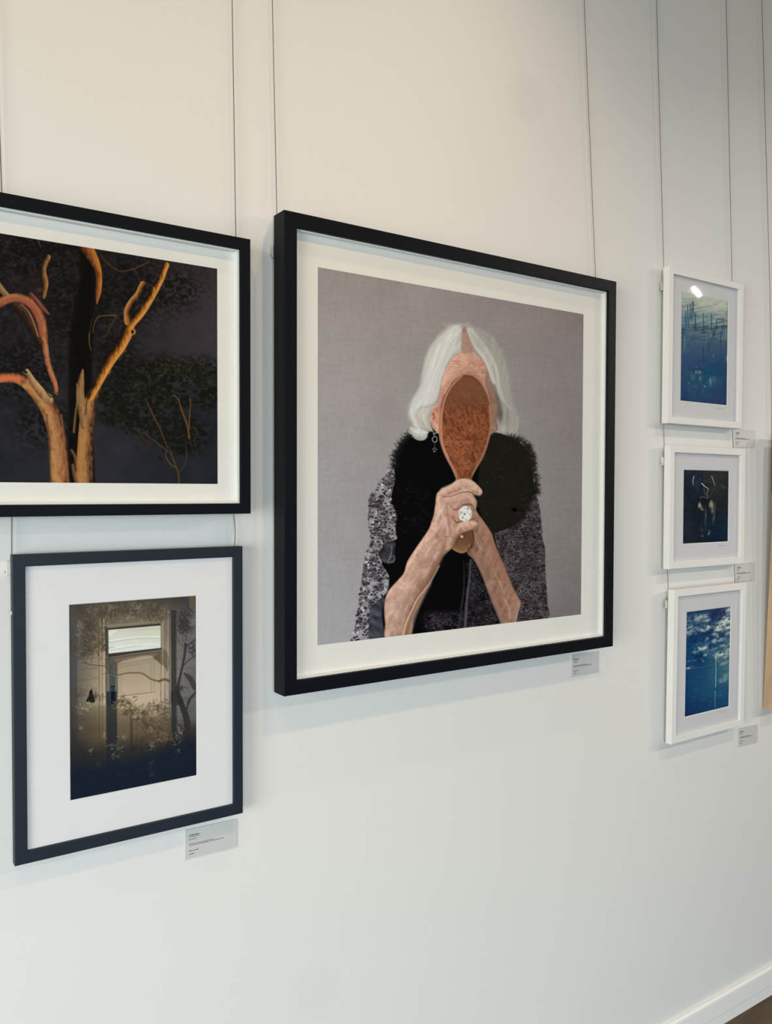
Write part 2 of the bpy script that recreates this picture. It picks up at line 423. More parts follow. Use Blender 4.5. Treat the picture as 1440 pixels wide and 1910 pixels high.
class Canvas:
    def __init__(c, x0, y0, x1, y1, ss):
        c.x0, c.y0, c.ss = x0, y0, ss
        c.w, c.h = int((x1 - x0) * ss), int((y1 - y0) * ss)
        xs = (x0 + (np.arange(c.w) + 0.5) / ss).astype(np.float32)
        ys = (y0 + (np.arange(c.h) + 0.5) / ss).astype(np.float32)
        c.X, c.Y = np.meshgrid(xs, ys)
        c.im = np.zeros((c.h, c.w, 3), np.float32)
    def win(c, xa, ya, xb, yb):
        i0 = max(0, int((ya - c.y0) * c.ss)); i1 = min(c.h, int((yb - c.y0) * c.ss) + 2)
        j0 = max(0, int((xa - c.x0) * c.ss)); j1 = min(c.w, int((xb - c.x0) * c.ss) + 2)
        return None if i1 <= i0 or j1 <= j0 else (slice(i0, i1), slice(j0, j1))
    def noise(c, sx, sy=None, octs=3, seed=0, ang=0.0, gain=0.55, warp=None):
        sy = sy or sx
        ca, sa = math.cos(ang), math.sin(ang)
        U = (c.X * ca + c.Y * sa) / sx; V = (-c.X * sa + c.Y * ca) / sy
        if warp is not None: U = U + warp / sx; V = V + warp / sy
        rng = np.random.RandomState(seed)
        out = np.zeros_like(c.X); amp = 1.0; tot = 0.0
        T = rng.rand(256, 256).astype(np.float32)
        for o in range(octs):
            fu = np.floor(U); fv = np.floor(V)
            a = U - fu; b = V - fv
            a = a * a * (3 - 2 * a); b = b * b * (3 - 2 * b)
            i = fu.astype(np.int32) & 255; j = fv.astype(np.int32) & 255
            i1 = (i + 1) & 255; j1 = (j + 1) & 255
            out += amp * ((T[j, i] * (1 - a) + T[j, i1] * a) * (1 - b) + (T[j1, i] * (1 - a) + T[j1, i1] * a) * b)
            tot += amp; amp *= gain; U = U * 2 + 17.3; V = V * 2 + 5.7
        return out / tot
    def sd(c, pts, pad=4.0, closed=True):
        p = np.asarray(pts, np.float32)
        s = c.win(p[:, 0].min() - pad, p[:, 1].min() - pad, p[:, 0].max() + pad, p[:, 1].max() + pad)
        if s is None: return None, None
        X, Y = c.X[s], c.Y[s]
        d2 = np.full(X.shape, 1e9, np.float32); ins = np.zeros(X.shape, bool)
        N = len(p)
        for i in range(N if closed else N - 1):
            ax, ay = p[i]; bx, by = p[(i + 1) % N]
            ex, ey = bx - ax, by - ay; L = ex * ex + ey * ey
            if L < 1e-9: continue
            wx, wy = X - ax, Y - ay
            t = np.clip((wx * ex + wy * ey) / L, 0, 1)
            d2 = np.minimum(d2, (wx - t * ex) ** 2 + (wy - t * ey) ** 2)
            if closed and ay != by:
                ins ^= ((ay > Y) != (by > Y)) & (X < ex * (Y - ay) / ey + ax)
        d = np.sqrt(d2)
        return s, (np.where(ins, -d, d) if closed else d)
    def put(c, s, alpha, col):
        col = np.asarray(col, np.float32)
        if col.max() > 1.5: col = col / 255.0
        a = np.clip(alpha, 0, 1)[..., None]
        c.im[s] = c.im[s] * (1 - a) + a * col
    def fill(c, pts, col, soft=0.9, alpha=1.0, smooth=4, edge=None, shade=None, grad=None, light=None):
        """soft: edge width; edge=(amount, noise array); shade(d,X,Y)->multiplier; grad=(noise array, colour at 0, colour at 1)"""
        P = spline(pts, smooth) if smooth else np.asarray(pts, float)
        s, d = c.sd(P, pad=3 + soft * 2 + (edge[0] if edge else 0))
        if s is None: return
        if edge: d = d + (edge[1][s] - 0.5) * 2 * edge[0]
        a = np.clip(0.5 - d / soft, 0, 1) * alpha
        if grad:
            t = np.clip(grad[0][s], 0, 1)[..., None]
            C = np.asarray(grad[1], np.float32) * (1 - t) + np.asarray(grad[2], np.float32) * t
        else: C = np.broadcast_to(np.asarray(col, np.float32), d.shape + (3,))
        C = C / 255.0
        if shade is not None: C = C * shade(d, c.X[s], c.Y[s])[..., None]
        if light is not None:      # rounded modelling of the drawn form: direction, strength, reach
            gy, gx = np.gradient(d); gl = np.sqrt(gx * gx + gy * gy) + 1e-6
            C = C * (1 + light[2] * (gx * light[0] + gy * light[1]) / gl * np.exp(np.minimum(d, 0) / light[3]))[..., None]
        c.im[s] = c.im[s] * (1 - a[..., None]) + a[..., None] * C
    def line(c, pts, w, col, alpha=1.0, soft=0.8, smooth=4):
        """tapered stroke; w is one width or a width at each end"""
        P = spline(pts, smooth, False) if smooth and len(pts) > 2 else np.asarray(pts, float)
        w0, w1 = (w, w) if np.isscalar(w) else w
        pad = max(w0, w1) + soft + 1
        s = c.win(P[:, 0].min() - pad, P[:, 1].min() - pad, P[:, 0].max() + pad, P[:, 1].max() + pad)
        if s is None: return
        X, Y = c.X[s], c.Y[s]; best = np.full(X.shape, -1e9, np.float32)
        n = len(P) - 1
        for i in range(n):
            ax, ay = P[i]; ex, ey = P[i + 1] - P[i]; L = ex * ex + ey * ey
            if L < 1e-9: continue
            t = np.clip(((X - ax) * ex + (Y - ay) * ey) / L, 0, 1)
            d = np.sqrt((X - ax - t * ex) ** 2 + (Y - ay - t * ey) ** 2)
            ww = (w0 + (w1 - w0) * (i + t) / n) * 0.5
            best = np.maximum(best, ww - d)
        a = np.clip(best / soft + 0.5, 0, 1) * alpha
        C = np.asarray(col, np.float32) / 255.0
        c.im[s] = c.im[s] * (1 - a[..., None]) + a[..., None] * C
    def tube(c, pts, w, cols, alpha=1.0, soft=0.9, smooth=5, mod=None):
        """a limb or branch: colours run across it from its left side to its right side (walking along pts)"""
        P = spline(pts, smooth, False); n = len(P) - 1
        W = np.interp(np.linspace(0, 1, n + 1), np.linspace(0, 1, len(w)), w)
        pad = W.max() + soft + 2
        s = c.win(P[:, 0].min() - pad, P[:, 1].min() - pad, P[:, 0].max() + pad, P[:, 1].max() + pad)
        if s is None: return
        X, Y = c.X[s], c.Y[s]
        best = np.full(X.shape, 1e9, np.float32); lat = np.zeros_like(best); hw = np.ones_like(best)
        for i in range(n):
            ax, ay = P[i]; ex, ey = P[i + 1] - P[i]; L = math.hypot(ex, ey)
            if L < 1e-6: continue
            t = np.clip(((X - ax) * ex + (Y - ay) * ey) / (L * L), 0, 1)
            dx, dy = X - ax - t * ex, Y - ay - t * ey
            d = np.sqrt(dx * dx + dy * dy); ww = (W[i] + (W[i + 1] - W[i]) * t) * 0.5
            m = (d - ww) < best
            best = np.where(m, d - ww, best); hw = np.where(m, ww, hw)
            lat = np.where(m, (ex * dy - ey * dx) / L, lat)
        u = np.clip(lat / np.maximum(hw, 0.1), -1, 1) * 0.5 + 0.5
        if mod is not None: u = np.clip(u + (mod[s] - 0.5), 0, 1)
        k = np.linspace(0, 1, len(cols)); A = np.asarray(cols, np.float32) / 255.0
        C = np.stack([np.interp(u, k, A[:, q]) for q in range(3)], -1).astype(np.float32)
        a = (np.clip(0.5 - best / soft, 0, 1) * alpha)[..., None]
        c.im[s] = c.im[s] * (1 - a) + a * C
    def blob(c, x, y, rx, ry, col, alpha=1.0, hard=0.0, ang=0.0):
        """soft elliptical dab; hard 0 = feathered, 1 = crisp"""
        r = max(rx, ry)
        s = c.win(x - r - 1, y - r - 1, x + r + 1, y + r + 1)
        if s is None: return
        ca, sa = math.cos(ang), math.sin(ang)
        dx, dy = c.X[s] - x, c.Y[s] - y
        q = np.sqrt(((dx * ca + dy * sa) / rx) ** 2 + ((-dx * sa + dy * ca) / ry) ** 2)
        a = np.clip((1 - q) / max(1e-3, 1 - hard), 0, 1); a = a * a * (3 - 2 * a) * alpha
        C = np.asarray(col, np.float32) / 255.0
        c.im[s] = c.im[s] * (1 - a[..., None]) + a[..., None] * C
    def inside(c, pts, smooth=4):
        s, d = c.sd(spline(pts, smooth) if smooth else pts)
        m = np.full(c.X.shape, 1e3, np.float32); m[s] = d
        return m
    def at(c, arr, x, y):
        i = min(max(int((y - c.y0) * c.ss), 0), c.h - 1); j = min(max(int((x - c.x0) * c.ss), 0), c.w - 1)
        return arr[i, j]
    def sample(c, x, y):
        """bilinear sample at canvas coordinates"""
        fx = np.clip((x - c.x0) * c.ss - 0.5, 0, c.w - 1.001); fy = np.clip((y - c.y0) * c.ss - 0.5, 0, c.h - 1.001)
        i = fx.astype(int); j = fy.astype(int); a = (fx - i)[..., None]; b = (fy - j)[..., None]
        im = c.im
        return (im[j, i] * (1 - a) + im[j, i + 1] * a) * (1 - b) + (im[j + 1, i] * (1 - a) + im[j + 1, i + 1] * a) * b

def mesh_field(c, rows):
    """smooth background colour from a grid of swatches, corner to corner"""
    R = np.asarray(rows, np.float32) / 255.0
    ny, nx = R.shape[:2]
    u = (c.X - c.X[0, 0]) / (c.X[0, -1] - c.X[0, 0]) * (nx - 1); v = (c.Y - c.Y[0, 0]) / (c.Y[-1, 0] - c.Y[0, 0]) * (ny - 1)
    i = np.clip(u.astype(int), 0, nx - 2); j = np.clip(v.astype(int), 0, ny - 2)
    a = u - i; b = v - j
    a = (a * a * (3 - 2 * a))[..., None]; b = (b * b * (3 - 2 * b))[..., None]
    c.im[:] = (R[j, i] * (1 - a) + R[j, i + 1] * a) * (1 - b) + (R[j + 1, i] * (1 - a) + R[j + 1, i + 1] * a) * b

def quad_map(quad):
    """unit square (u right, v down) -> camera-view pixels"""
    (x0, y0), (x1, y1), (x2, y2), (x3, y3) = quad     # tl, tr, br, bl
    dx1, dx2, dx3 = x1 - x2, x3 - x2, x0 - x1 + x2 - x3
    dy1, dy2, dy3 = y1 - y2, y3 - y2, y0 - y1 + y2 - y3
    D = dx1 * dy2 - dx2 * dy1
    g = (dx3 * dy2 - dx2 * dy3) / D; h = (dx1 * dy3 - dx3 * dy1) / D
    return np.array([[x1 - x0 + g * x1, x3 - x0 + h * x3, x0], [y1 - y0 + g * y1, y3 - y0 + h * y3, y0], [g, h, 1.0]])

def print_mat(name, gloss):
    m = bpy.data.materials.new(name); m.use_nodes = True
    nt = m.node_tree; b = nt.nodes['Principled BSDF']
    a = nt.nodes.new('ShaderNodeVertexColor'); a.layer_name = 'print'
    n = smooth_noise(nt, 900.0, 1.0, 0.5)
    r = nt.nodes.new('ShaderNodeMapRange'); r.inputs['To Min'].default_value = 0.97; r.inputs['To Max'].default_value = 1.03
    nt.links.new(n.outputs['Fac'], r.inputs['Value'])
    s = nt.nodes.new('ShaderNodeVectorMath'); s.operation = 'SCALE'
    nt.links.new(a.outputs['Color'], s.inputs[0]); nt.links.new(r.outputs['Result'], s.inputs['Scale'])
    nt.links.new(s.outputs['Vector'], b.inputs['Base Color'])
    b.inputs['Roughness'].default_value = 0.75; b.inputs['Specular IOR Level'].default_value = gloss
    return m

def lay_print(cv, quad, pic, nx, ny, gain, name, depth_off=0.0004, wobble=0.0, lift=0.0):
    """paper sheet in the mount's opening, coloured from the canvas; gain turns viewed tone into ink reflectance"""
    e, p, md, mb = pic
    Hm = quad_map(quad)
    u = np.linspace(0, 1, nx + 1); v = np.linspace(0, 1, ny + 1)
    U, V = np.meshgrid(u, v)
    wq = Hm[2, 0] * U + Hm[2, 1] * V + Hm[2, 2]
    PX = (Hm[0, 0] * U + Hm[0, 1] * V + Hm[0, 2]) / wq; PY = (Hm[1, 0] * U + Hm[1, 1] * V + Hm[1, 2]) / wq
    col = np.clip(cv.sample(PX, PY), 0, 1)
    colr = np.where(col <= 0.04045, col / 12.92, ((col + 0.055) / 1.055) ** 2.4)
    colr = np.clip((colr - lift) * np.asarray(gain), 0.0008, 0.9)
    co = np.empty(((nx + 1) * (ny + 1), 3), np.float32)
    co[:, 0] = (p[0] + (p[1] - p[0]) * U).ravel(); co[:, 1] = -md + depth_off; co[:, 2] = (p[3] + (p[2] - p[3]) * V).ravel()
    idx = np.arange((nx + 1) * (ny + 1)).reshape(ny + 1, nx + 1)
    q = np.stack([idx[:-1, :-1], idx[1:, :-1], idx[1:, 1:], idx[:-1, 1:]], -1).reshape(-1, 4).astype(np.int32)
    me = bpy.data.meshes.new(name)
    me.vertices.add(len(co)); me.vertices.foreach_set('co', co.ravel())
    me.loops.add(q.size); me.loops.foreach_set('vertex_index', q.ravel())
    me.polygons.add(len(q)); me.polygons.foreach_set('loop_start', np.arange(0, q.size, 4, dtype=np.int32))
    me.polygons.foreach_set('loop_total', np.full(len(q), 4, np.int32))
    me.update(calc_edges=True)
    at = me.color_attributes.new('print', 'FLOAT_COLOR', 'POINT')
    rgba = np.ones((len(co), 4), np.float32); rgba[:, :3] = colr.reshape(-1, 3)
    at.data.foreach_set('color', rgba.ravel())
    me.materials.append(print_mat(name + '_ink', 0.0))
    o = bpy.data.objects.new('print', me); COL.objects.link(o); o.parent = e
    return o

# ---------------------------------------------------------------- print 1: woman holding a wooden hand mirror before her face
def paint_portrait():
    c = Canvas(586, 492, 1096, 1210, 1.5)
    rnd = random.Random(7)
    mesh_field(c, [[(149, 140, 132), (147, 138, 131), (141, 131, 126), (132, 122, 118)],
                   [(157, 150, 146), (150, 143, 138), (143, 136, 131), (134, 126, 122)],
                   [(160, 156, 153), (152, 146, 142), (143, 138, 132), (132, 125, 119)],
                   [(163, 160, 158), (155, 150, 147), (132, 125, 120), (114, 106, 101)]])
    weave = (c.noise(1.5, 12, 2, 1) - 0.5) * 0.034 + (c.noise(16, 1.6, 2, 2) - 0.5) * 0.030 + (c.noise(3, 3, 2, 4) - 0.5) * 0.022 + (c.noise(60, 50, 2, 3) - 0.5) * 0.03
    c.im += weave[..., None]
    n3, n5, n9 = c.noise(3, 3, 3, 11), c.noise(6, 6, 3, 12), c.noise(14, 14, 3, 13)
    A = lambda pts: zq(740, 590, 5.76, pts)      # head
    B = lambda pts: zq(790, 870, 9.0, pts)       # hands
    D = lambda pts: zq(640, 990, 7.2, pts)       # near sleeve, low
    E = lambda pts: zq(840, 980, 7.2, pts)       # far arm
    F = lambda pts: zq(660, 790, 7.2, pts)       # near shoulder
    G = lambda pts: zq(860, 780, 7.2, pts)       # far shoulder
    # far half of the hair, blending into the backdrop
    hair_r = A([(735, 100), (800, 100), (900, 135), (1000, 185), (1060, 255), (1115, 340), (1160, 450), (1192, 560), (1212, 680), (1225, 800),
                (1255, 920), (1295, 1020), (1318, 1120), (1310, 1220), (1280, 1300), (1200, 1320), (1130, 1270), (1030, 1290), (1000, 1000), (960, 600), (860, 400), (790, 250)])
    c.fill(hair_r, None, 5.0, 1.0, 4, (2.5, n5), None, (c.noise(4, 30, 3, 21, 0.25) * 0.9, (140, 136, 126), (176, 172, 161)))
    # body: black garment under everything
    body = F([(760, 150), (690, 230), (610, 330), (570, 440), (560, 560), (540, 640)]) + F([(545, 700), (480, 900), (400, 1100), (400, 1300), (420, 1500)]) + \
        D([(520, 220), (520, 420), (540, 620), (500, 800), (480, 1000), (540, 1250), (560, 1440), (900, 1400), (1440, 1330)]) + \
        E([(200, 1370), (640, 1320), (1300, 1240), (1300, 1000)]) + G([(1040, 1300), (1000, 1010), (980, 880), (960, 700), (950, 560), (880, 400), (740, 300), (560, 215), (415, 190)]) + [(880, 760), (830, 770)]
    c.fill(body, (14, 14, 15), 1.2, 1.0, 0, (0.8, n3))
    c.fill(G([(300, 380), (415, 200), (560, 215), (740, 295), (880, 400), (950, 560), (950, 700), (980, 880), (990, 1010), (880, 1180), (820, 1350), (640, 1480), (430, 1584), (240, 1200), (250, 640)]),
           (31, 28, 23), 2.0, 1.0, 4, (0.8, n3))  # far-side fur, brown of the glass reflection painted into its colour
    # near sleeve: sequins
    sleeve_l = F([(530, 610), (430, 680), (350, 770), (280, 890), (222, 960), (196, 1080), (200, 1180), (186, 1270), (205, 1400), (222, 1500)]) + \
        D([(366, 100), (368, 170), (330, 230), (290, 320), (276, 450), (258, 600), (240, 740), (214, 880), (210, 1000), (184, 1130), (172, 1250), (130, 1400), (122, 1500), (362, 1480),
           (358, 1380), (350, 1230), (362, 1050), (440, 965), (560, 860), (608, 780), (618, 620), (570, 520), (500, 420), (470, 320), (520, 215), (640, 150), (720, 110)]) + \
        F([(575, 1500), (560, 1380), (580, 1240), (540, 1140), (500, 1040), (520, 900), (545, 790), (550, 690)])
    sleeve_r = G([(1000, 1010), (1040, 1120), (1062, 1230), (1080, 1400), (1100, 1584)]) + E([(1225, 80), (1250, 220), (1275, 330), (1280, 600), (1292, 850), (1305, 1050), (1306, 1250), (880, 1290), (950, 1060),
              (880, 900), (800, 720), (700, 480), (620, 250), (600, 120), (720, 60)]) + G([(640, 1480), (740, 1400), (820, 1340), (870, 1250), (920, 1120)])
    sleeve_c = E([(240, 500), (300, 470), (400, 640), (470, 820), (560, 1040), (650, 1330), (60, 1400), (-160, 1420), (-320, 1420), (-350, 1200), (-100, 1180), (150, 1150), (220, 900)])
    def sequins(poly, base, dark, light, p_dark, p_light, step, seed, amt=1.0, edge=0.9, fade=None):
        m = c.inside(poly)
        r = random.Random(seed)
        c.fill(poly, None, edge, amt, 4, (0.9, n3), None, (np.clip((c.noise(9, 9, 3, seed) - 0.5) * 2.6 + 0.5, 0, 1), base[0], base[1]))
        xs = [p[0] for p in poly]; ys = [p[1] for p in poly]
        y = min(ys); row = 0
        while y < max(ys):
            x = min(xs) + (row % 2) * step * 0.5
            while x < max(xs):
                px, py = x + r.uniform(-1, 1) * step * 0.28, y + r.uniform(-1, 1) * step * 0.28
                if c.at(m, px, py) < -0.3 and c.x0 <= px <= c.x0 + c.w / c.ss:
                    k = np.clip(r.random() + (c.at(n9, px, py) - 0.5) * 0.9, 0, 1); a = amt * (1 if fade is None else fade(px, py)); q = r.uniform(0.36, 0.56) * step; ang = r.uniform(-0.6, 0.6)
                    if k < p_dark:
                        c.blob(px, py, q * 1.05, q * 0.9, (lambda f: [v * f for v in dark])(r.uniform(0.7, 1.5)), a, 0.45, ang)
                        if r.random() < 0.55: c.line([(px - q, py - q * 0.3), (px - q * 0.2, py - q * 1.05), (px + q * 0.8, py - q * 0.7)], 0.85, light, a * r.uniform(0.35, 0.85), 0.7, 3)
                    elif k < p_dark + p_light:
                        c.blob(px, py, q * 0.85, q * 1.0, light, a * r.uniform(0.6, 1.0), 0.3, ang)
                        if r.random() < 0.5: c.line([(px - q * 0.6, py + q * 0.5), (px + q * 0.5, py - q * 0.5)], 0.7, dark, a * 0.8, 0.7, 0)
                    else:
                        c.line([(px - q, py), (px - q * 0.2, py - q), (px + q * 0.9, py - q * 0.2)], 0.9, light, a * r.uniform(0.3, 0.7), 0.8, 3)
                x += step
            y += step * 0.78; row += 1
    sequins(sleeve_l, ((62, 56, 59), (150, 145, 144)), (44, 37, 41), (226, 223, 221), 0.56, 0.16, 6.4, 3)
    sequins(sleeve_r, ((44, 38, 39), (82, 74, 75)), (30, 25, 27), (128, 118, 118), 0.50, 0.13, 4.6, 4, 0.95)
    sequins(sleeve_c, ((16, 15, 17), (60, 54, 57)), (14, 13, 15), (112, 104, 106), 0.5, 0.14, 4.8, 5, 0.75, 16.0)
    # folds of the near sleeve
    for pts, w in ((F([(225, 960), (330, 930), (420, 1000), (500, 1060)]), 2.2), (F([(200, 1390), (330, 1420), (470, 1480), (570, 1500)]), 3.0), (D([(365, 180), (440, 300), (470, 340)]), 2.4), (F([(240, 1050), (215, 1180)]), 2.0), (F([(330, 1080), (318, 1340)]), 1.8)):
        c.line(pts, (w, w * 0.5), (38, 35, 38), 0.55, 1.6)
    c.line(F([(300, 920), (400, 960), (470, 1040), (490, 1120)]), 2.0, (205, 203, 202), 0.55, 1.5)
    # leather cuff and satin turn-back
    cuff = D([(362, 1055), (440, 965), (545, 895), (556, 980), (536, 1110), (545, 1260), (572, 1440), (356, 1470), (350, 1230)])
    c.fill(cuff, None, 1.0, 1.0, 4, None, None, (c.noise(16, 9, 2, 31, 0.5) * 1.6 - 0.4, (36, 38, 43), (84, 87, 94)))
    c.blob(*D([(450, 1130)])[0], 9, 6, (112, 116, 124), 0.5, 0, -0.5)
    c.line(D([(545, 1000), (528, 1120), (545, 1270), (566, 1430)]), 2.4, (22, 20, 26), 0.9, 1.2)
    c.fill(D([(475, 310), (530, 215), (640, 160), (700, 160), (694, 300), (690, 420), (600, 440), (520, 400)]), None, 1.0, 1.0, 4, None, None, (c.noise(9, 12, 2, 33, 0.7) * 1.5 - 0.3, (30, 30, 32), (78, 78, 81)))
    c.line(D([(655, 210), (650, 300), (605, 420)]), (1.6, 0.8), (150, 148, 146), 0.8)
    c.line(D([(600, 430), (640, 350), (690, 340), (688, 400), (610, 436)]), 0.9, (165, 163, 160), 0.7)
    c.line(D([(500, 380), (560, 400), (600, 395)]), 2.2, (92, 94, 98), 0.6, 2)
    # sheer panel edges down the front
    c.line(E([(275, 470), (258, 700), (225, 1000), (200, 1370)]), (2.2, 5.2), (96, 91, 94), 0.75, 1.4)
    c.line(E([(180, 480), (185, 800), (150, 1100), (110, 1390)]), (0.8, 4.2), (66, 62, 66), 0.6, 1.4)
    c.line(E([(310, 1240), (312, 1350)]), 2.2, (70, 64, 68), 0.5, 1.2)
    # fur: fringes and loose hairs
    def fringe(pts, n, L, col, ang, spread, seed, w=(1.0, 0.25), alpha=0.85):
        P = spline(pts, 8, False); r = random.Random(seed)
        for k in range(n):
            x, y = P[r.randrange(len(P))]
            x += r.uniform(-2.5, 2.5); y += r.uniform(-2.5, 2.5)
            a = ang(x, y) + r.gauss(0, spread); l = L * r.uniform(0.4, 1.25); b = r.uniform(-0.5, 0.5)
            c.line([(x, y), (x + math.cos(a) * l * 0.55, y + math.sin(a) * l * 0.55), (x + math.cos(a + b) * l, y + math.sin(a + b) * l)], w, (lambda f: [v * f for v in col])(r.uniform(0.8, 1.3)), alpha, 0.7, 3)
    fringe(F([(760, 170), (700, 240), (650, 300), (620, 370), (590, 440), (590, 530), (570, 600)]), 260, 13, (22, 22, 23), lambda x, y: math.pi + 0.25 * math.sin(y * 0.11), 0.55, 41)
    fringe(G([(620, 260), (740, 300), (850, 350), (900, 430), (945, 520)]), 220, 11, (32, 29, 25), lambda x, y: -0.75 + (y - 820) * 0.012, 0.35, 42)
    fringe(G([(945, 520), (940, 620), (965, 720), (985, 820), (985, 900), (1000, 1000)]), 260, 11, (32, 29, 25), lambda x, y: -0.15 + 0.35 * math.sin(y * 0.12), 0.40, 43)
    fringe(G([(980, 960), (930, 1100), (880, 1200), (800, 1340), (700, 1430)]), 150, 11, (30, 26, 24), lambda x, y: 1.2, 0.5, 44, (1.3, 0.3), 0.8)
    r = random.Random(45)
    for k in range(260):                                   # stray pale hairs
        if r.random() < 0.62: x, y = r.uniform(885, 988), r.uniform(830, 965)
        else: x, y = r.uniform(738, 800), r.uniform(905, 1000)
        a = r.gauss(-0.05, 0.5); l = r.uniform(3, 10)
        c.line([(x, y), (x + l * 0.5, y + math.sin(a) * l * 0.4 - 0.4), (x + l, y + math.sin(a) * l)], (0.7, 0.4), (84, 78, 68), r.uniform(0.12, 0.5), 0.7, 3)
    for k in range(120):
        x, y = r.uniform(738, 830), r.uniform(835, 905); a = r.uniform(0, 6.28); l = r.uniform(3, 8)
        c.line([(x, y), (x + math.cos(a) * l, y + math.sin(a) * l)], (0.7, 0.4), (50, 50, 50), r.uniform(0.1, 0.4), 0.7, 0)
    c.blob(960, 951, 6.5, 5.5, (8, 6, 6), 0.95, 0.4); c.line([(964, 951), (979, 954)], (2.0, 1.0), (10, 8, 8), 0.9, 1.0)
    # face and throat
    face = A([(735, 105), (760, 180), (790, 260), (815, 340), (865, 420), (935, 480), (985, 570), (1015, 660), (1060, 800), (1082, 950), (1070, 1100), (1040, 1250), (470, 1260), (430, 1240), (392, 1205), (368, 1140), (366, 1050),
              (395, 960), (440, 900), (468, 760), (500, 640), (540, 545), (610, 440), (700, 375), (692, 250), (700, 130)])
    c.fill(face, None, 1.4, 1.0, 4, None, lambda d, X, Y: 1.0 - 0.30 * np.clip((X - 900) / 30, 0, 1), (n9 * 0.7 + n3 * 0.5 - 0.1, (170, 122, 100), (220, 178, 154)), (-0.5, -0.3, 0.22, 10))
    c.fill(A([(735, 105), (765, 190), (800, 290), (815, 380), (700, 390), (695, 250), (702, 150)]), None, 2.5, 0.85, 4, None, None, (n5, (148, 118, 104), (170, 138, 122)))
    c.blob(*A([(725, 140)])[0], 7, 9, (120, 110, 100), 0.7)
    r = random.Random(51)
    for k in range(70):                                    # brow wrinkles
        x, y = r.uniform(835, 905), r.uniform(668, 702)
        l = r.uniform(6, 20)
        c.line([(x, y), (x + l * 0.5, y + r.uniform(-1.8, 0.4)), (x + l, y + r.uniform(-1, 1.4))], 0.8, r.choice([(150, 98, 78), (228, 186, 162), (140, 92, 72)]), r.uniform(0.25, 0.6), 0.8, 3)
    for k in range(30):
        x, y = r.uniform(880, 912), r.uniform(672, 708); a = r.uniform(0.5, 1.4); l = r.uniform(4, 10)
        c.line([(x, y), (x + math.cos(a) * l, y + math.sin(a) * l)], 0.9, r.choice([(128, 82, 62), (200, 150, 122)]), 0.35, 0.9, 0)
    c.fill(A([(985, 590), (1025, 700), (1065, 820), (1085, 950), (1070, 1110), (1035, 1250), (1000, 1250), (1015, 1000), (985, 820), (950, 700)]), None, 3, 0.9, 4, None, None, (n5, (122, 94, 78), (164, 130, 110)))
    # near ear and lobe
    c.fill(A([(400, 990), (372, 1050), (366, 1140), (395, 1205), (430, 1238), (455, 1200), (470, 1080), (450, 980)]), None, 1.6, 1.0, 4, None, None, (n5 * 1.2 - 0.1, (176, 112, 84), (224, 180, 152)))
    c.line(A([(388, 1040), (402, 1075), (396, 1105)]), 2.4, (116, 62, 42), 0.75, 1.6); c.line(A([(385, 1115), (420, 1105)]), 2.2, (190, 120, 92), 0.7, 1.6)
    c.blob(*A([(410, 1170)])[0], 4, 7, (226, 190, 160), 0.7)
    # near half of the hair
    hair_l = A([(702, 95), (640, 85), (560, 105), (480, 160), (420, 230), (360, 310), (310, 420), (280, 530), (258, 640), (240, 740), (200, 820), (150, 890), (122, 960), (114, 1050), (130, 1120), (158, 1165), (138, 1215),
                (165, 1280), (210, 1322), (265, 1336), (318, 1312), (338, 1262), (352, 1232), (392, 1238), (374, 1180), (362, 1110), (362, 1040), (392, 985), (440, 925), (460, 840), (474, 740), (498, 640), (528, 560), (570, 480), (620, 425), (700, 378), (690, 300), (700, 200)])
    c.fill(hair_l, None, 2.0, 1.0, 4, (0.7, n3), lambda d, X, Y: 0.80 + 0.20 * np.clip(-d / 13, 0, 1), (c.noise(4.5, 34, 3, 61, 0.32) * 0.9 + 0.12, (180, 177, 164), (226, 224, 210)))
    strands = [((668, 100), (470, 300), (380, 600), (300, 820), (200, 960), (180, 1120)), ((690, 160), (540, 360), (450, 640), (400, 840), (330, 960), (300, 1100)), ((640, 95), (420, 280), (320, 520), (270, 740), (180, 900), (140, 1040)),
               ((690, 330), (600, 420), (510, 560), (450, 800), (420, 900), (370, 980))]
    r = random.Random(62)
    for k in range(520):
        s0, s1 = r.sample(strands, 2); t = r.random() ; j = r.uniform(-16, 16)
        pts = [((a[0] * t + b[0] * (1 - t)) + j, (a[1] * t + b[1] * (1 - t)) + r.uniform(-8, 8)) for a, b in zip(s0, s1)]
        i0 = r.randrange(0, 4); seg = pts[i0:i0 + 3]
        c.line(A(seg), (r.uniform(0.8, 3.0), 0.6), r.choice([(232, 231, 222), (226, 225, 215), (206, 203, 194), (190, 187, 177), (176, 171, 161)]), r.uniform(0.08, 0.26), 1.6, 4)
    # the flipped-under curl at the near side
    c.line(A([(440, 925), (350, 970), (260, 985), (215, 1050), (240, 1130), (290, 1220)]), (5, 8), (168, 160, 150), 0.55, 4.5)
    c.line(A([(300, 1010), (265, 1060), (280, 1140), (330, 1220)]), (3, 4), (150, 140, 128), 0.5, 3)
    c.line(A([(360, 1040), (330, 1080), (340, 1160), (365, 1220)]), (3, 4), (176, 166, 154), 0.7, 3)
    c.line(A([(160, 1000), (170, 1090), (215, 1180), (300, 1240)]), (4, 3), (222, 219, 210), 0.6, 3)
    c.line(A([(150, 1200), (200, 1240), (270, 1250), (330, 1250)]), (3, 2), (230, 228, 222), 0.6, 3)
    c.line(A([(165, 1290), (220, 1310), (300, 1300)]), (3, 2), (150, 146, 140), 0.5, 3)
    c.line(A([(150, 1175), (230, 1195), (300, 1215), (350, 1240)]), (1, 3), (150, 144, 134), 0.45, 2)
    c.line(A([(500, 640), (478, 730), (462, 850), (440, 925)]), 2.4, (150, 132, 118), 0.5, 2.2)
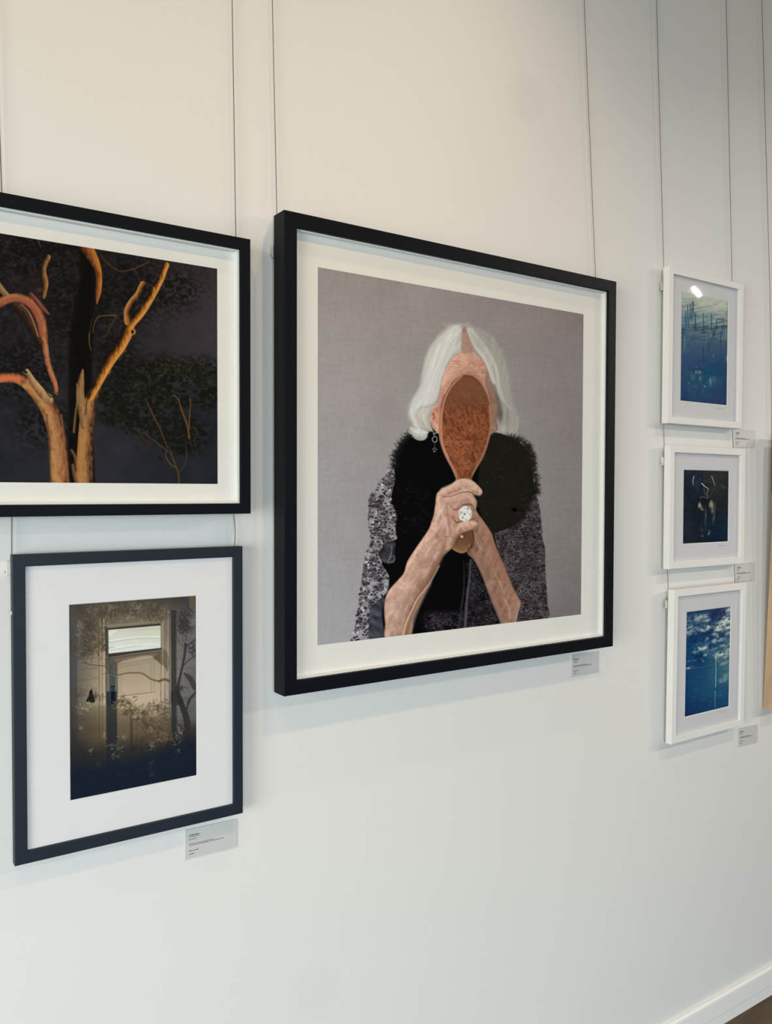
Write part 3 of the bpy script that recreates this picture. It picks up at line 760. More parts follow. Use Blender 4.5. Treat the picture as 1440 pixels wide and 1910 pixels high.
    # far half: pale locks, the shaded hollow by the ear
    for k in range(260):
        t = r.random(); j = r.uniform(-10, 10)
        a = ((760, 130), (840, 340), (960, 500), (1010, 680), (1060, 820)); b = ((860, 130), (1080, 320), (1180, 560), (1200, 800), (1260, 1040))
        pts = [(p[0] * t + q[0] * (1 - t) + j, p[1] * t + q[1] * (1 - t)) for p, q in zip(a, b)]
        i0 = r.randrange(0, 3)
        pale = t > 0.45
        c.line(A(pts[i0:i0 + 3]), (r.uniform(0.8, 1.8), 0.5), r.choice([(200, 198, 186), (182, 179, 166), (208, 206, 195)] if pale else [(160, 156, 143), (144, 140, 127), (168, 164, 151)]), r.uniform(0.08, 0.28), 1.8, 4)
    c.line(A([(770, 150), (830, 300), (930, 430), (985, 540), (1040, 680), (1090, 830)]), (3.5, 5), (208, 206, 196), 0.55, 4)
    c.line(A([(1050, 740), (1080, 850), (1100, 940), (1110, 1040)]), (3, 9), (88, 80, 72), 0.75, 5)
    c.blob(*A([(1115, 1080)])[0], 8, 20, (92, 84, 76), 0.8); c.blob(*A([(1085, 1060)])[0], 5, 14, (120, 86, 76), 0.7)
    c.blob(*A([(1150, 1210)])[0], 8, 9, (186, 182, 172), 0.75); c.blob(*A([(1235, 1120)])[0], 10, 20, (158, 152, 140), 0.6); c.blob(*A([(1190, 1080)])[0], 5, 22, (118, 112, 102), 0.5)
    c.line(A([(1080, 690), (1100, 800), (1150, 900), (1230, 1000)]), (1.5, 3), (180, 177, 166), 0.5, 2.5)
    c.blob(*A([(1062, 1205)])[0], 3, 3, (150, 142, 132), 0.8, 0.3)
    for k in range(60):                                    # flyaway hairs on the crown
        x, y = r.uniform(480, 800), r.uniform(70, 140); l = r.uniform(15, 60)
        c.line(A([(x, y), (x + l * 0.6, y - 12), (x + l, y - r.uniform(-10, 14))]), 0.6, (200, 198, 188), 0.3, 0.8, 3)
    # earring
    K = lambda pts: zq(800, 680, 8.68, pts)
    c.line(K([(85, 970), (95, 1040), (90, 1090)]), 0.9, (110, 96, 84), 0.9); c.line(K([(75, 985), (84, 1060)]), 0.6, (190, 170, 150), 0.6)
    def loop(x, y, rx, ry, w, col, n=10):
        P = [(x + rx * math.cos(k * 2 * math.pi / n), y + ry * math.sin(k * 2 * math.pi / n)) for k in range(n + 1)]
        c.line(P, w, col, 1.0, 0.7, 0)
    for (x, y, rx, ry) in ((87, 1118, 14, 18), (97, 1210, 40, 50)):
        (px, py), = K([(x, y)]); loop(px, py, rx / 8.68, ry / 8.68, 0.95, (196, 192, 188), 8)
    c.line(K([(95, 1262), (97, 1320)]), 0.7, (110, 106, 106), 0.8)
    for (x, y) in ((70, 1370), (95, 1350), (122, 1372), (100, 1400), (85, 1410)):
        (px, py), = K([(x, y)]); c.blob(px, py, 1.9, 1.9, (152, 144, 150), 0.9, 0.3)
    # the mirror: burl back with a paler bevelled rim
    mir = K([(600, 163), (700, 183), (800, 250), (880, 365), (940, 500), (982, 650), (1003, 800), (1012, 950), (1005, 1100), (962, 1280), (892, 1480), (802, 1640), (732, 1760), (694, 1860), (700, 1960), (430, 1960), (440, 1830),
             (380, 1680), (308, 1550), (238, 1400), (188, 1240), (168, 1080), (168, 900), (188, 720), (228, 540), (300, 390), (390, 275), (485, 200)])
    m = c.inside(mir)
    c.fill(mir, (172, 118, 92), 0.9)
    inner = K([(600, 178), (690, 196), (790, 265), (868, 380), (925, 510), (962, 650), (978, 800), (985, 950), (972, 1100), (930, 1280), (862, 1470), (772, 1630), (706, 1760), (672, 1880), (470, 1880), (450, 1760),
               (392, 1640), (322, 1500), (262, 1360), (222, 1200), (212, 1060), (214, 900), (232, 740), (272, 560), (342, 410), (425, 300), (510, 215)])
    warp = (c.noise(7, 7, 2, 71) - 0.5) * 16
    burl = c.noise(5.5, 5.0, 4, 72, 0.4, 0.65, warp)
    top = np.clip((c.Y - 700) / 75, 0, 1)
    burl = np.clip((burl - 0.5) * (0.5 + 1.5 * top) + 0.36 + 0.10 * top, 0, 1)
    c.fill(inner, None, 1.6, 1.0, 4, None, lambda d, X, Y: 1 + 0.10 * np.clip((Y - 760) / 80, 0, 1), (burl, (92, 50, 34), (152, 92, 58)), (-0.7, -0.7, 0.10, 14))
    c.fill(K([(600, 178), (690, 196), (790, 265), (868, 380), (925, 510), (955, 640), (700, 600), (420, 640), (245, 690), (272, 560), (342, 410), (425, 300), (510, 215)]), None, 34, 0.75, 4, None, None, (n9, (104, 68, 48), (132, 90, 64)))
    c.blob(*K([(600, 400)])[0], 14, 12, (106, 74, 62), 0.55); c.blob(*K([(380, 740)])[0], 16, 12, (104, 66, 54), 0.6); c.blob(*K([(330, 960)])[0], 10, 14, (112, 70, 50), 0.5)
    r = random.Random(73)
    clus = ((700, 780, 130, 70), (560, 920, 110, 60), (760, 1060, 120, 45), (540, 1230, 70, 50), (880, 860, 50, 90), (520, 1400, 190, 110), (720, 1380, 140, 90), (600, 1600, 150, 60), (320, 1240, 60, 60), (600, 1690, 70, 40))
    for (x, y, sx, sy) in clus:                            # eyes of the burl
        for k in range(26):
            px, py = r.gauss(x, sx * 0.55), r.gauss(y, sy * 0.55); (qx, qy), = K([(px, py)])
            if c.at(m, qx, qy) > -4: continue
            q = r.uniform(1.0, 2.3)
            c.blob(qx, qy, q * 1.2, q, r.choice([(192, 130, 86), (176, 112, 72), (208, 150, 106)]), r.uniform(0.3, 0.75), 0.05)
            c.blob(qx + r.uniform(-.6, .9), qy + r.uniform(-.2, 1.0), q * 0.55, q * 0.5, (92, 46, 26), r.uniform(0.4, 0.85), 0.1)
            if r.random() < 0.5: c.line([(qx - q * 2, qy + r.uniform(-2, 2)), (qx, qy - q), (qx + q * 2, qy + r.uniform(-2, 2))], 0.8, (118, 62, 36), 0.5, 0.8, 3)
    c.blob(*K([(610, 1720)])[0], 6, 3, (74, 28, 16), 0.7)
    c.line(K([(520, 200), (430, 285), (340, 400), (270, 550), (226, 720), (206, 900), (204, 1060), (216, 1210), (256, 1370), (318, 1510)]), (1.6, 2.0), (206, 150, 122), 0.75, 1.3)
    c.line(K([(340, 330), (290, 400), (262, 470)]), (1.2, 2.0), (238, 206, 176), 0.85, 1.2)
    c.line(K([(500, 196), (400, 275), (308, 392), (236, 545), (196, 722)]), 1.2, (120, 70, 50), 0.7, 1.0)
    c.line(K([(560, 176), (690, 192), (800, 262), (880, 378), (938, 510), (974, 650)]), 1.8, (84, 50, 34), 0.8, 1.4)
    c.line(K([(990, 780), (996, 950), (988, 1100), (945, 1280), (878, 1480), (790, 1630), (722, 1750)]), (1.8, 3.2), (142, 104, 80), 0.85, 1.6)
    c.line(K([(168, 1100), (190, 1250), (240, 1405), (310, 1555), (385, 1690), (440, 1820)]), (2.2, 3.0), (186, 136, 112), 0.75, 1.6)
    # far arm
    arm_r = B([(850, 640), (900, 760), (1000, 900), (1100, 1045), (1160, 1145)]) + E([(560, 110), (620, 290), (700, 480), (800, 720), (870, 880), (935, 995), (950, 1050), (912, 1150), (868, 1310), (690, 1330), (640, 1230), (540, 1000), (470, 800), (400, 620), (310, 460), (225, 370), (285, 290), (315, 160), (290, 60)])
    vein = c.noise(5, 26, 3, 81, 0.42)
    c.fill(arm_r, None, 1.1, 1.0, 4, None, lambda d, X, Y: 0.80 + 0.20 * np.clip(-d / 4, 0, 1), (np.clip((vein * 0.6 + n5 * 0.4 - 0.5) * 1.4 + 0.5, 0, 1), (120, 84, 66), (178, 138, 114)), (0.8, -0.1, 0.14, 9))
    c.line(E([(300, 330), (370, 470), (450, 660), (540, 880), (640, 1110), (720, 1310)]), (5, 7), (158, 128, 114), 0.5, 6)
    c.line(E([(520, 130), (600, 330), (690, 520), (790, 760)]), (5, 6), (146, 98, 72), 0.5, 5)
    for pts, col, w, al in (((( 350, 60), (400, 160), (470, 260)), (112, 72, 52), 1.6, 0.6), (((330, 100), (350, 200), (420, 330)), (206, 166, 142), 2.4, 0.5), (((430, 560), (520, 640), (560, 740)), (136, 92, 70), 2.2, 0.4),
                            (((480, 220), (540, 340), (560, 470)), (168, 108, 84), 3.5, 0.4), (((640, 960), (760, 930), (860, 940)), (140, 92, 70), 1.3, 0.4), (((720, 980), (790, 1110), (800, 1240)), (206, 168, 150), 4, 0.45), (((600, 640), (680, 800), (720, 900)), (196, 152, 124), 4, 0.4)):
        c.line(E(pts), w, col, al, 2.2)
    c.line(E([(940, 1060), (905, 1170), (876, 1300)]), (1.6, 2.4), (178, 164, 158), 0.85, 1.2); c.line(E([(955, 1050), (1010, 1120), (1040, 1160)]), (1.2, 2), (112, 98, 98), 0.6, 1.4)
    # end of the mirror's handle below the fist
    knob = B([(560, 1200), (600, 1120), (700, 1075), (820, 1070), (850, 1150), (840, 1255), (792, 1368), (720, 1430), (640, 1456), (560, 1432), (490, 1385), (480, 1320)])
    c.fill(knob, None, 1.0, 1.0, 4, None, lambda d, X, Y: 0.62 + 0.38 * np.clip(-d / 3.0, 0, 1), (np.clip((c.Y - 1000) / 34, 0, 1) * 0.6 + n5 * 0.35, (84, 56, 42), (156, 112, 74)))
    c.line(B([(500, 1385), (570, 1425), (650, 1445), (730, 1415)]), 3.2, (184, 140, 98), 0.65, 2); c.blob(*B([(645, 1195)])[0], 4.4, 4.4, (60, 36, 26), 0.8, 0.4); c.blob(*B([(645, 1180)])[0], 3.6, 3.6, (208, 176, 156), 1.0, 0.55); c.blob(*B([(770, 1325)])[0], 1.6, 1.6, (190, 140, 110), 0.9, 0.3)
    # near arm and fist
    arm_l = D([(895, 1410), (578, 1450), (568, 1250), (553, 1100), (560, 950), (590, 850), (640, 770), (760, 640), (822, 555), (862, 420), (960, 260), (1050, 130)]) + \
        B([(60, 1100), (110, 1010), (168, 830), (200, 640), (218, 480), (258, 422), (350, 358), (470, 298), (560, 230), (650, 204), (760, 214), (862, 265), (942, 345), (988, 410), (984, 465), (940, 496), (868, 482), (846, 500),
           (882, 590), (882, 690), (852, 740), (852, 860), (886, 930), (892, 1000), (852, 1050), (760, 1082), (662, 1122), (592, 1182), (540, 1255), (480, 1372)]) + D([(1345, 350), (1240, 540), (1150, 720), (1080, 880), (1000, 1050), (940, 1190)])
    skin = np.clip((c.noise(6, 20, 3, 91, 0.55) * 0.5 + n3 * 0.2 + n9 * 0.4 - 0.55) * 1.7 + 0.52, 0, 1)
    c.fill(arm_l, None, 1.0, 1.0, 4, None, lambda d, X, Y: (0.80 + 0.20 * np.clip(-d / 3.5, 0, 1)) * (1 - 0.06 * np.clip((Y - 1050) / 100, 0, 1)), (skin, (156, 116, 96), (220, 184, 160)), (-0.8, -0.35, 0.26, 10))
    def sk(pts, w, col, al, soft=2.0): c.line(B(pts), w, col, al, soft)
    LT, MD, DK, VD = (226, 194, 170), (190, 146, 122), (140, 96, 74), (84, 46, 34)
    fing = [(226, 194, 172), (212, 174, 150), (190, 148, 124), (150, 106, 84)]
    c.tube(B([(350, 430), (500, 370), (640, 300), (760, 305), (860, 365), (930, 425)]), [18, 19, 20, 19, 15, 11], fing, 0.62, 4, 5, n5)
    c.tube(B([(430, 560), (600, 505), (740, 500), (830, 590), (845, 660)]), [15, 17, 17, 15, 11], fing, 0.6, 4, 5, n5)
    c.tube(B([(430, 790), (560, 800), (700, 790), (830, 800)]), [18, 19, 18, 12], [(206, 166, 146), (200, 158, 138), (184, 142, 122), (140, 98, 78)], 0.55, 4, 5, n5)
    c.tube(B([(570, 1080), (640, 1020), (760, 985), (860, 985)]), [14, 15, 14, 11], [(224, 190, 162), (214, 176, 148), (186, 142, 114), (150, 108, 82)], 0.65, 4, 5, n5)
    c.line(D([(1400, 120), (1280, 420), (1120, 700), (980, 960), (900, 1150), (860, 1390)]), (7, 13), (134, 92, 70), 0.7, 8)
    c.line(D([(1290, 470), (1150, 730), (1010, 900), (930, 1060), (850, 1240), (810, 1390)]), (2.2, 3.4), (226, 188, 160), 0.75, 2.2)
    c.line(D([(1250, 500), (1110, 720), (960, 940), (900, 1060)]), (1.4, 1.8), (122, 80, 58), 0.65, 1.8)
    c.line(D([(1180, 700), (1060, 930), (960, 1160), (900, 1390)]), (4, 7), (188, 156, 134), 0.5, 4)
    c.line(D([(880, 660), (900, 800), (930, 930), (960, 960)]), 2.0, (206, 166, 146), 0.6, 2); c.line(D([(905, 800), (880, 900), (830, 1020), (800, 1180)]), 3.5, (168, 124, 108), 0.5, 3)
    c.blob(*D([(680, 1060)])[0], 14, 22, (226, 196, 176), 0.55, 0, 0.2); c.blob(*D([(700, 800)])[0], 10, 14, (204, 160, 142), 0.5, 0, 0.6); c.blob(*D([(1000, 420)])[0], 9, 16, (170, 132, 118), 0.5, 0, 0.6); c.blob(*D([(760, 1300)])[0], 12, 12, (196, 152, 138), 0.5)
    c.line(D([(700, 1280), (740, 1340), (745, 1400)]), 2, (160, 112, 96), 0.5, 2); c.line(D([(790, 1180), (840, 1050), (870, 980)]), 2, (214, 176, 158), 0.5, 2)
    r = random.Random(92)
    for k in range(230):                                   # freckled, veined skin
        t = r.random(); x = 1150 - 540 * t + r.uniform(-40, 190); y = 60 + 1300 * t + r.uniform(-60, 60)
        (qx, qy), = D([(x, y)])
        c.blob(qx, qy, r.uniform(0.8, 2.4), r.uniform(0.8, 3.0), r.choice([(150, 104, 88), (176, 130, 112), (226, 192, 172), (164, 120, 106)]), r.uniform(0.12, 0.4), 0, 0.6)
    sk([(330, 400), (470, 350), (600, 270), (720, 250), (830, 300)], (5, 7), (214, 176, 152), 0.75, 5)        # index finger
    sk([(420, 480), (560, 450), (680, 390), (790, 370)], (3, 5), (216, 178, 150), 0.6, 4)
    sk([(300, 520), (400, 505), (480, 495), (600, 450), (720, 428), (810, 442), (850, 490)], (1.0, 2.0), (104, 62, 46), 0.85, 1.3)
    sk([(680, 405), (760, 398), (800, 410)], 1.4, LT, 0.8, 1.2); sk([(630, 230), (650, 300), (640, 370)], 3, (196, 150, 130), 0.6, 3)
    c.blob(*B([(845, 370)])[0], 9, 6.5, (216, 178, 150), 0.6, 0, 0.7); c.fill(B([(920, 350), (965, 375), (985, 430), (960, 462), (925, 440), (905, 390)]), (206, 166, 152), 2.0, 0.85)
    sk([(915, 355), (905, 395), (925, 445)], 1.0, (150, 104, 90), 0.6, 1); sk([(862, 500), (930, 500)], 2.4, (60, 36, 26), 0.6, 1.6)
    sk([(380, 590), (500, 560), (640, 530), (780, 520), (850, 590)], (7, 7), (208, 164, 142), 0.6, 6)          # middle finger
    sk([(740, 460), (830, 500), (868, 580), (872, 680)], (1.5, 2.5), (168, 122, 98), 0.6, 2.2)
    sk([(500, 720), (540, 728), (610, 700), (680, 655), (780, 640), (850, 690)], (2.2, 1.6), (110, 66, 48), 0.85, 1.5)
    sk([(440, 640), (480, 690), (530, 720)], 2.5, (160, 110, 88), 0.7, 2.5); sk([(660, 650), (760, 632), (820, 650)], 2.6, (96, 74, 50), 0.7, 1.8)
    sk([(430, 760), (520, 790), (600, 800)], (6, 8), (196, 148, 132), 0.6, 6)                                   # ring finger
    sk([(520, 905), (560, 942), (640, 918), (760, 905), (850, 880)], (2.0, 1.6), (78, 42, 30), 0.9, 1.4)
    sk([(490, 850), (520, 900), (545, 930)], 2.0, (140, 92, 72), 0.7, 2); sk([(820, 730), (846, 800), (842, 870)], 3.0, (156, 112, 88), 0.7, 2.5)
    sk([(560, 1080), (600, 1010), (700, 970), (820, 955), (870, 960)], (6, 6), (216, 178, 148), 0.7, 5)        # little finger
    sk([(540, 1110), (545, 1030), (580, 980)], (2, 3), (168, 120, 98), 0.6, 2.2); sk([(770, 950), (800, 1000), (800, 1050)], 2.5, (176, 132, 106), 0.6, 2.2)
    sk([(560, 1180), (640, 1120), (760, 1080), (850, 1050)], 1.6, (120, 78, 56), 0.7, 1.6)
    sk([(250, 470), (330, 560), (360, 680), (340, 820)], (3, 5), MD, 0.6, 4)                                    # back of the hand: tendons and veins
    sk([(240, 560), (270, 690), (240, 830), (200, 960)], (4, 5), (228, 200, 176), 0.7, 4); sk([(330, 640), (310, 760), (330, 880), (250, 1010)], (3, 4), (224, 192, 166), 0.6, 3.5)
    sk([(400, 620), (400, 760), (420, 900), (440, 1020), (440, 1130)], (2.5, 3.5), (150, 104, 82), 0.6, 3); sk([(350, 880), (390, 990), (410, 1090)], (4, 5), (218, 178, 156), 0.7, 4)
    sk([(470, 1000), (500, 1080), (500, 1160)], 4, (210, 158, 140), 0.65, 4); sk([(360, 1185), (440, 1170), (510, 1190), (530, 1220)], 1.6, (150, 96, 76), 0.8, 1.6)
    sk([(330, 1400), (350, 1330), (330, 1280)], 1.6, (150, 110, 80), 0.7, 1.6); sk([(340, 1380), (380, 1400), (400, 1370)], 2.4, (206, 170, 128), 0.7, 2); sk([(330, 1340), (360, 1400), (400, 1420)], 1.2, (120, 80, 54), 0.6, 1.3)
    sk([(420, 1230), (400, 1310), (430, 1350)], (6, 8), (214, 178, 140), 0.55, 6); sk([(100, 1060), (200, 1120), (250, 1200), (230, 1330)], (3, 4), (160, 116, 96), 0.45, 4); sk([(130, 930), (220, 920), (260, 1000)], 2.5, (176, 128, 108), 0.5, 3)
    sk([(60, 1250), (160, 1150), (220, 1060)], (4, 5), (222, 190, 168), 0.6, 5); sk([(0, 1420), (120, 1300), (200, 1250)], (5, 6), (216, 180, 160), 0.5, 6); sk([(290, 1240), (300, 1320), (260, 1420)], 3, (166, 122, 100), 0.5, 3)
    # the big silver ring
    ring_ = B([(640, 690), (690, 660), (750, 680), (800, 730), (812, 800), (790, 870), (750, 915), (690, 925), (630, 900), (600, 860), (598, 770), (612, 715)])
    c.fill(ring_, (222, 217, 208), 0.9)
    for (x, y, rx, ry, col) in ((640, 770, 2.4, 2.2, (92, 84, 74)), (690, 800, 2.8, 2.6, (50, 42, 36)), (745, 710, 3.4, 1.7, (64, 56, 48)), (660, 860, 1.5, 3.4, (60, 50, 44)), (790, 800, 1.4, 3.6, (96, 86, 76)), (620, 800, 1.0, 5, (150, 142, 132)), (740, 770, 2.6, 1.4, (150, 144, 136)), (720, 900, 3.0, 1.2, (120, 104, 90)), (690, 710, 2.8, 1.4, (176, 170, 160))):
        (qx, qy), = B([(x, y)]); c.blob(qx, qy, rx, ry, col, 0.9, 0.15, 0.5)
    for (x, y, q) in ((735, 830, 4.6), (655, 705, 2.8), (700, 730, 2.4), (620, 860, 2.2), (680, 905, 2.0), (780, 770, 2.0)):
        (qx, qy), = B([(x, y)]); c.blob(qx, qy, q, q, (244, 241, 234), 0.9, 0.35)
    return c

# ---------------------------------------------------------------- print 2: gum tree lit warm against a night sky
def paint_tree():
    c = Canvas(-322, 378, 412, 908, 1.4)
    T = lambda pts: zq(0, 340, 2.769, pts)
    U = lambda pts: zq(0, 430, 6.857, pts)
    V = lambda pts: zq(200, 640, 6.857, pts)
    r = random.Random(20)
    mesh_field(c, [[(36, 31, 31), (36, 31, 31), (34, 31, 29), (44, 40, 40)], [(42, 35, 36), (44, 36, 37), (38, 32, 31), (56, 48, 50)], [(40, 35, 38), (40, 36, 39), (38, 34, 34), (56, 50, 52)], [(36, 36, 41), (35, 35, 40), (46, 43, 47), (34, 35, 40)], [(32, 33, 38), (32, 34, 39), (40, 40, 45), (32, 35, 39)]])
    n2, n4, n8, n20 = c.noise(2.2, 2.2, 3, 1), c.noise(4, 4, 3, 2), c.noise(9, 9, 4, 3), c.noise(24, 24, 4, 4)
    c.im += ((n20 - 0.5) * 0.04)[..., None]
    def leaves(x, y, rx, ry, n, cols, a0=0.3, a1=0.8, size=(1.0, 2.8)):
        for k in range(n):
            px, py = r.gauss(x, rx * 0.5), r.gauss(y, ry * 0.5)
            c.blob(px, py, r.uniform(*size), r.uniform(0.7, 1.7), r.choice(cols), r.uniform(a0, a1), 0.2, r.uniform(-1.2, 1.2))
    DKS = [(17, 18, 15), (14, 15, 13), (20, 20, 17), (22, 24, 20)]
    # dark crown masses
    for (x, y, rx, ry, a) in ((35, 500, 50, 40, 0.5), (70, 470, 60, 40, 0.8), (150, 520, 60, 60, 0.9), (110, 560, 60, 70, 0.8), (150, 600, 60, 80, 0.9), (220, 560, 70, 60, 0.6), (240, 500, 70, 40, 0.5), (20, 650, 50, 50, 0.7),
                              (60, 700, 70, 60, 0.6), (200, 660, 60, 60, 0.7), (-60, 520, 90, 60, 0.7), (-160, 600, 90, 90, 0.7), (-240, 520, 70, 80, 0.6), (30, 850, 90, 30, 0.35), (80, 760, 60, 40, 0.55)):
        for k in range(46):
            c.blob(r.gauss(x, rx * 0.5), r.gauss(y, ry * 0.5), r.uniform(6, 16), r.uniform(4, 11), r.choice(DKS), a * r.uniform(0.25, 0.6), 0, r.uniform(-1, 1))
        leaves(x, y, rx * 1.2, ry * 1.2, 90, DKS + [(30, 31, 27), (38, 38, 34)], 0.25, 0.6)
    # fine dark leaf texture through the crown
    crown = np.zeros_like(c.X)
    for (x, y, rx, ry) in ((60, 470, 110, 50), (150, 560, 75, 110), (240, 540, 70, 70), (40, 690, 80, 60), (-120, 560, 160, 120), (215, 660, 40, 60), (90, 790, 60, 40), (320, 540, 50, 40)):
        crown = np.maximum(crown, np.exp(-(((c.X - x) / rx) ** 2 + ((c.Y - y) / ry) ** 2)))
    fine = c.noise(5, 4, 4, 9)
    a = np.clip(crown * 1.3 * np.clip((fine - 0.38) * 5, 0, 1), 0, 0.88)[..., None]
    c.im = c.im * (1 - a) + a * np.array((17, 17, 14), np.float32) / 255
    # shadowed main trunk
    c.tube(T([(420, 1560), (415, 1300), (415, 1000), (420, 800), (440, 620), (455, 480), (440, 330)]), [52, 46, 44, 44, 36, 28, 26], [(18, 15, 11), (13, 11, 9), (12, 10, 8), (16, 13, 10)], 0.97, 6, 5, n8)
    leaves(310, 500, 60, 50, 260, [(36, 35, 27), (44, 42, 32), (28, 27, 22), (50, 46, 36)], 0.2, 0.6); leaves(325, 570, 40, 30, 160, [(40, 42, 28), (54, 54, 34), (30, 30, 22)], 0.2, 0.6); leaves(380, 510, 30, 30, 90, [(36, 34, 32), (28, 28, 24)], 0.3, 0.6)
    # the smaller tree to the right: foliage
    tree2 = np.zeros_like(c.X)
    for (x, y, rx, ry) in ((300, 700, 60, 32), (362, 692, 46, 26), (250, 740, 70, 44), (320, 742, 50, 22), (388, 738, 30, 26), (300, 790, 70, 26), (340, 812, 50, 36), (225, 775, 40, 22)):
        tree2 = np.maximum(tree2, np.exp(-(((c.X - x) / rx) ** 2 + ((c.Y - y) / ry) ** 2) ** 1.5))
    f2 = c.noise(7, 5, 4, 12)
    a2 = np.clip(tree2 * 1.5 * np.clip((f2 - 0.36) * 6, 0, 1), 0, 0.92)[..., None]
    c.im = c.im * (1 - a2) + a2 * np.array((18, 19, 12), np.float32) / 255
    for (x, y, rx, ry, n) in ((330, 690, 30, 18, 300), (305, 680, 30, 22, 260), (365, 690, 36, 22, 420), (390, 712, 20, 16, 200), (270, 720, 50, 30, 420), (240, 740, 40, 34, 300), (225, 760, 40, 24, 200), (315, 745, 26, 14, 160), (255, 790, 60, 12, 260), (300, 800, 50, 16, 200), (340, 800, 40, 24, 220), (385, 745, 24, 16, 140), (310, 830, 50, 24, 200), (360, 810, 26, 30, 140), (220, 780, 26, 12, 140)):
        for k in range(n // 10): c.blob(r.gauss(x, rx * 0.5), r.gauss(y, ry * 0.5), r.uniform(3, 9), r.uniform(2.5, 6), r.choice(DKS), r.uniform(0.3, 0.7), 0, r.uniform(-1, 1))
        hi = y < 740
        leaves(x, y, rx, ry, n, [(26, 26, 18), (34, 34, 20), (44, 44, 24), (20, 20, 15), (30, 26, 18)] + ([(66, 66, 32), (86, 86, 46), (58, 54, 28), (48, 54, 26)] if hi else [(36, 36, 24), (44, 42, 28)]), 0.35, 0.9, (0.8, 2.2))
    for pts, w, col in ((V([(915, 1800), (912, 1680), (880, 1580), (820, 1430), (805, 1380)]), (5.5, 3.0), (86, 66, 42)), (V([(880, 1590), (800, 1540), (745, 1430), (755, 1370), (640, 1280), (500, 1170)]), (2.4, 1.2), (104, 86, 60)),
                        (V([(770, 1340), (720, 1210), (680, 1110), (620, 990), (560, 860), (510, 760)]), (2.4, 3.2), (98, 66, 34)), (V([(1050, 1220), (1030, 1080), (990, 960), (940, 830), (910, 720), (840, 660)]), (3.4, 1.6), (128, 92, 52)),
                        (V([(1050, 1100), (1050, 960), (1065, 800), (1060, 700)]), (2.6, 2.0), (112, 78, 42)), (V([(1040, 1070), (990, 900), (940, 780)]), (2.2, 1.2), (90, 56, 34)), (V([(930, 1650), (1000, 1530), (1010, 1380), (1000, 1280)]), (1.6, 0.8), (80, 72, 66)),
                        (V([(520, 1300), (450, 1210), (390, 1130)]), (5.0, 3.0), (66, 42, 26)), (V([(1100, 1260), (1150, 1150), (1110, 1090), (1070, 1070)]), 1.2, (86, 68, 54)), (V([(1060, 1240), (1090, 1380), (1100, 1390)]), 1.2, (64, 60, 58)), (V([(1140, 1330), (1150, 1440), (1170, 1470)]), 1.1, (62, 58, 56)),
                        (V([(0, 880), (80, 940), (160, 985)]), (2, 1), (60, 56, 30)), (V([(330, 1080), (400, 1130), (500, 1160)]), 1.4, (70, 60, 36))):
        c.line(pts, w, [v * 0.55 for v in col], 0.9, 1.2); c.line([(x + 0.5, y) for x, y in pts], (w[0] * 0.55, w[1] * 0.55) if not np.isscalar(w) else w * 0.6, col, 0.9, 0.9)
    # lit boughs of the big gum
    MOD = 0.5 + (c.noise(3, 9, 3, 7) - 0.5) * 0.45 + (n8 - 0.5) * 0.25
    c.tube(U([(-120, 560), (0, 730), (90, 830)]), [13, 12, 10], [(150, 118, 76), (134, 98, 66), (96, 62, 42)], 1, 1.2, 5, MOD)
    c.tube(T([(85, 640), (140, 700), (180, 780), (205, 830)]), [14, 20, 16, 6], [(96, 66, 38), (52, 34, 22), (24, 18, 14)], 0.9, 3, 5, MOD)
    c.tube(T([(292, 1088), (285, 1040), (270, 1000), (245, 920), (232, 830), (215, 720), (175, 640), (110, 598), (40, 602), (-40, 640), (-160, 700), (-330, 720), (-520, 640), (-700, 560)]), [8, 10, 10.5, 10.5, 12, 17, 17.5, 15, 16, 16, 13, 9, 6, 2],
           [(84, 44, 28), (150, 84, 56), (176, 116, 80), (166, 104, 62), (104, 62, 36)], 1, 1.1, 6, MOD)
    c.tube(T([(215, 790), (205, 720), (165, 640), (100, 606), (40, 612), (-40, 655)]), [8, 10, 11, 10, 10, 11], [(168, 84, 58), (150, 78, 58), (120, 62, 44)], 0.6, 3.5, 5, MOD)
    c.line(T([(196, 795), (178, 735), (150, 670), (110, 628)]), 1.4, (214, 140, 98), 0.8, 1)
    c.tube(T([(250, 385), (226, 450), (235, 520), (225, 592)]), [9, 8, 11, 7], [(176, 122, 62), (120, 78, 38), (30, 22, 14)], 0.95, 1.6, 5, MOD)
    c.blob(*T([(205, 555)])[0], 9, 7, (84, 68, 36), 0.7)
    c.tube(T([(160, 578), (195, 620), (235, 665), (255, 683)]), [7, 9.5, 7, 1.5], [(142, 84, 62), (112, 58, 42), (70, 36, 28)], 0.95, 1.1, 5, MOD); c.line(T([(182, 595), (215, 645), (255, 682)]), 0.9, (190, 120, 96), 0.6)
    c.tube(T([(440, 322), (470, 375), (498, 430), (512, 490), (508, 560), (499, 628)]), [24, 21, 15, 11, 12, 2], [(196, 120, 48), (164, 96, 44), (128, 66, 34), (36, 22, 14)], 0.96, 1.6, 5, MOD)
    c.blob(*T([(505, 475)])[0], 7, 10, (60, 32, 20), 0.6)
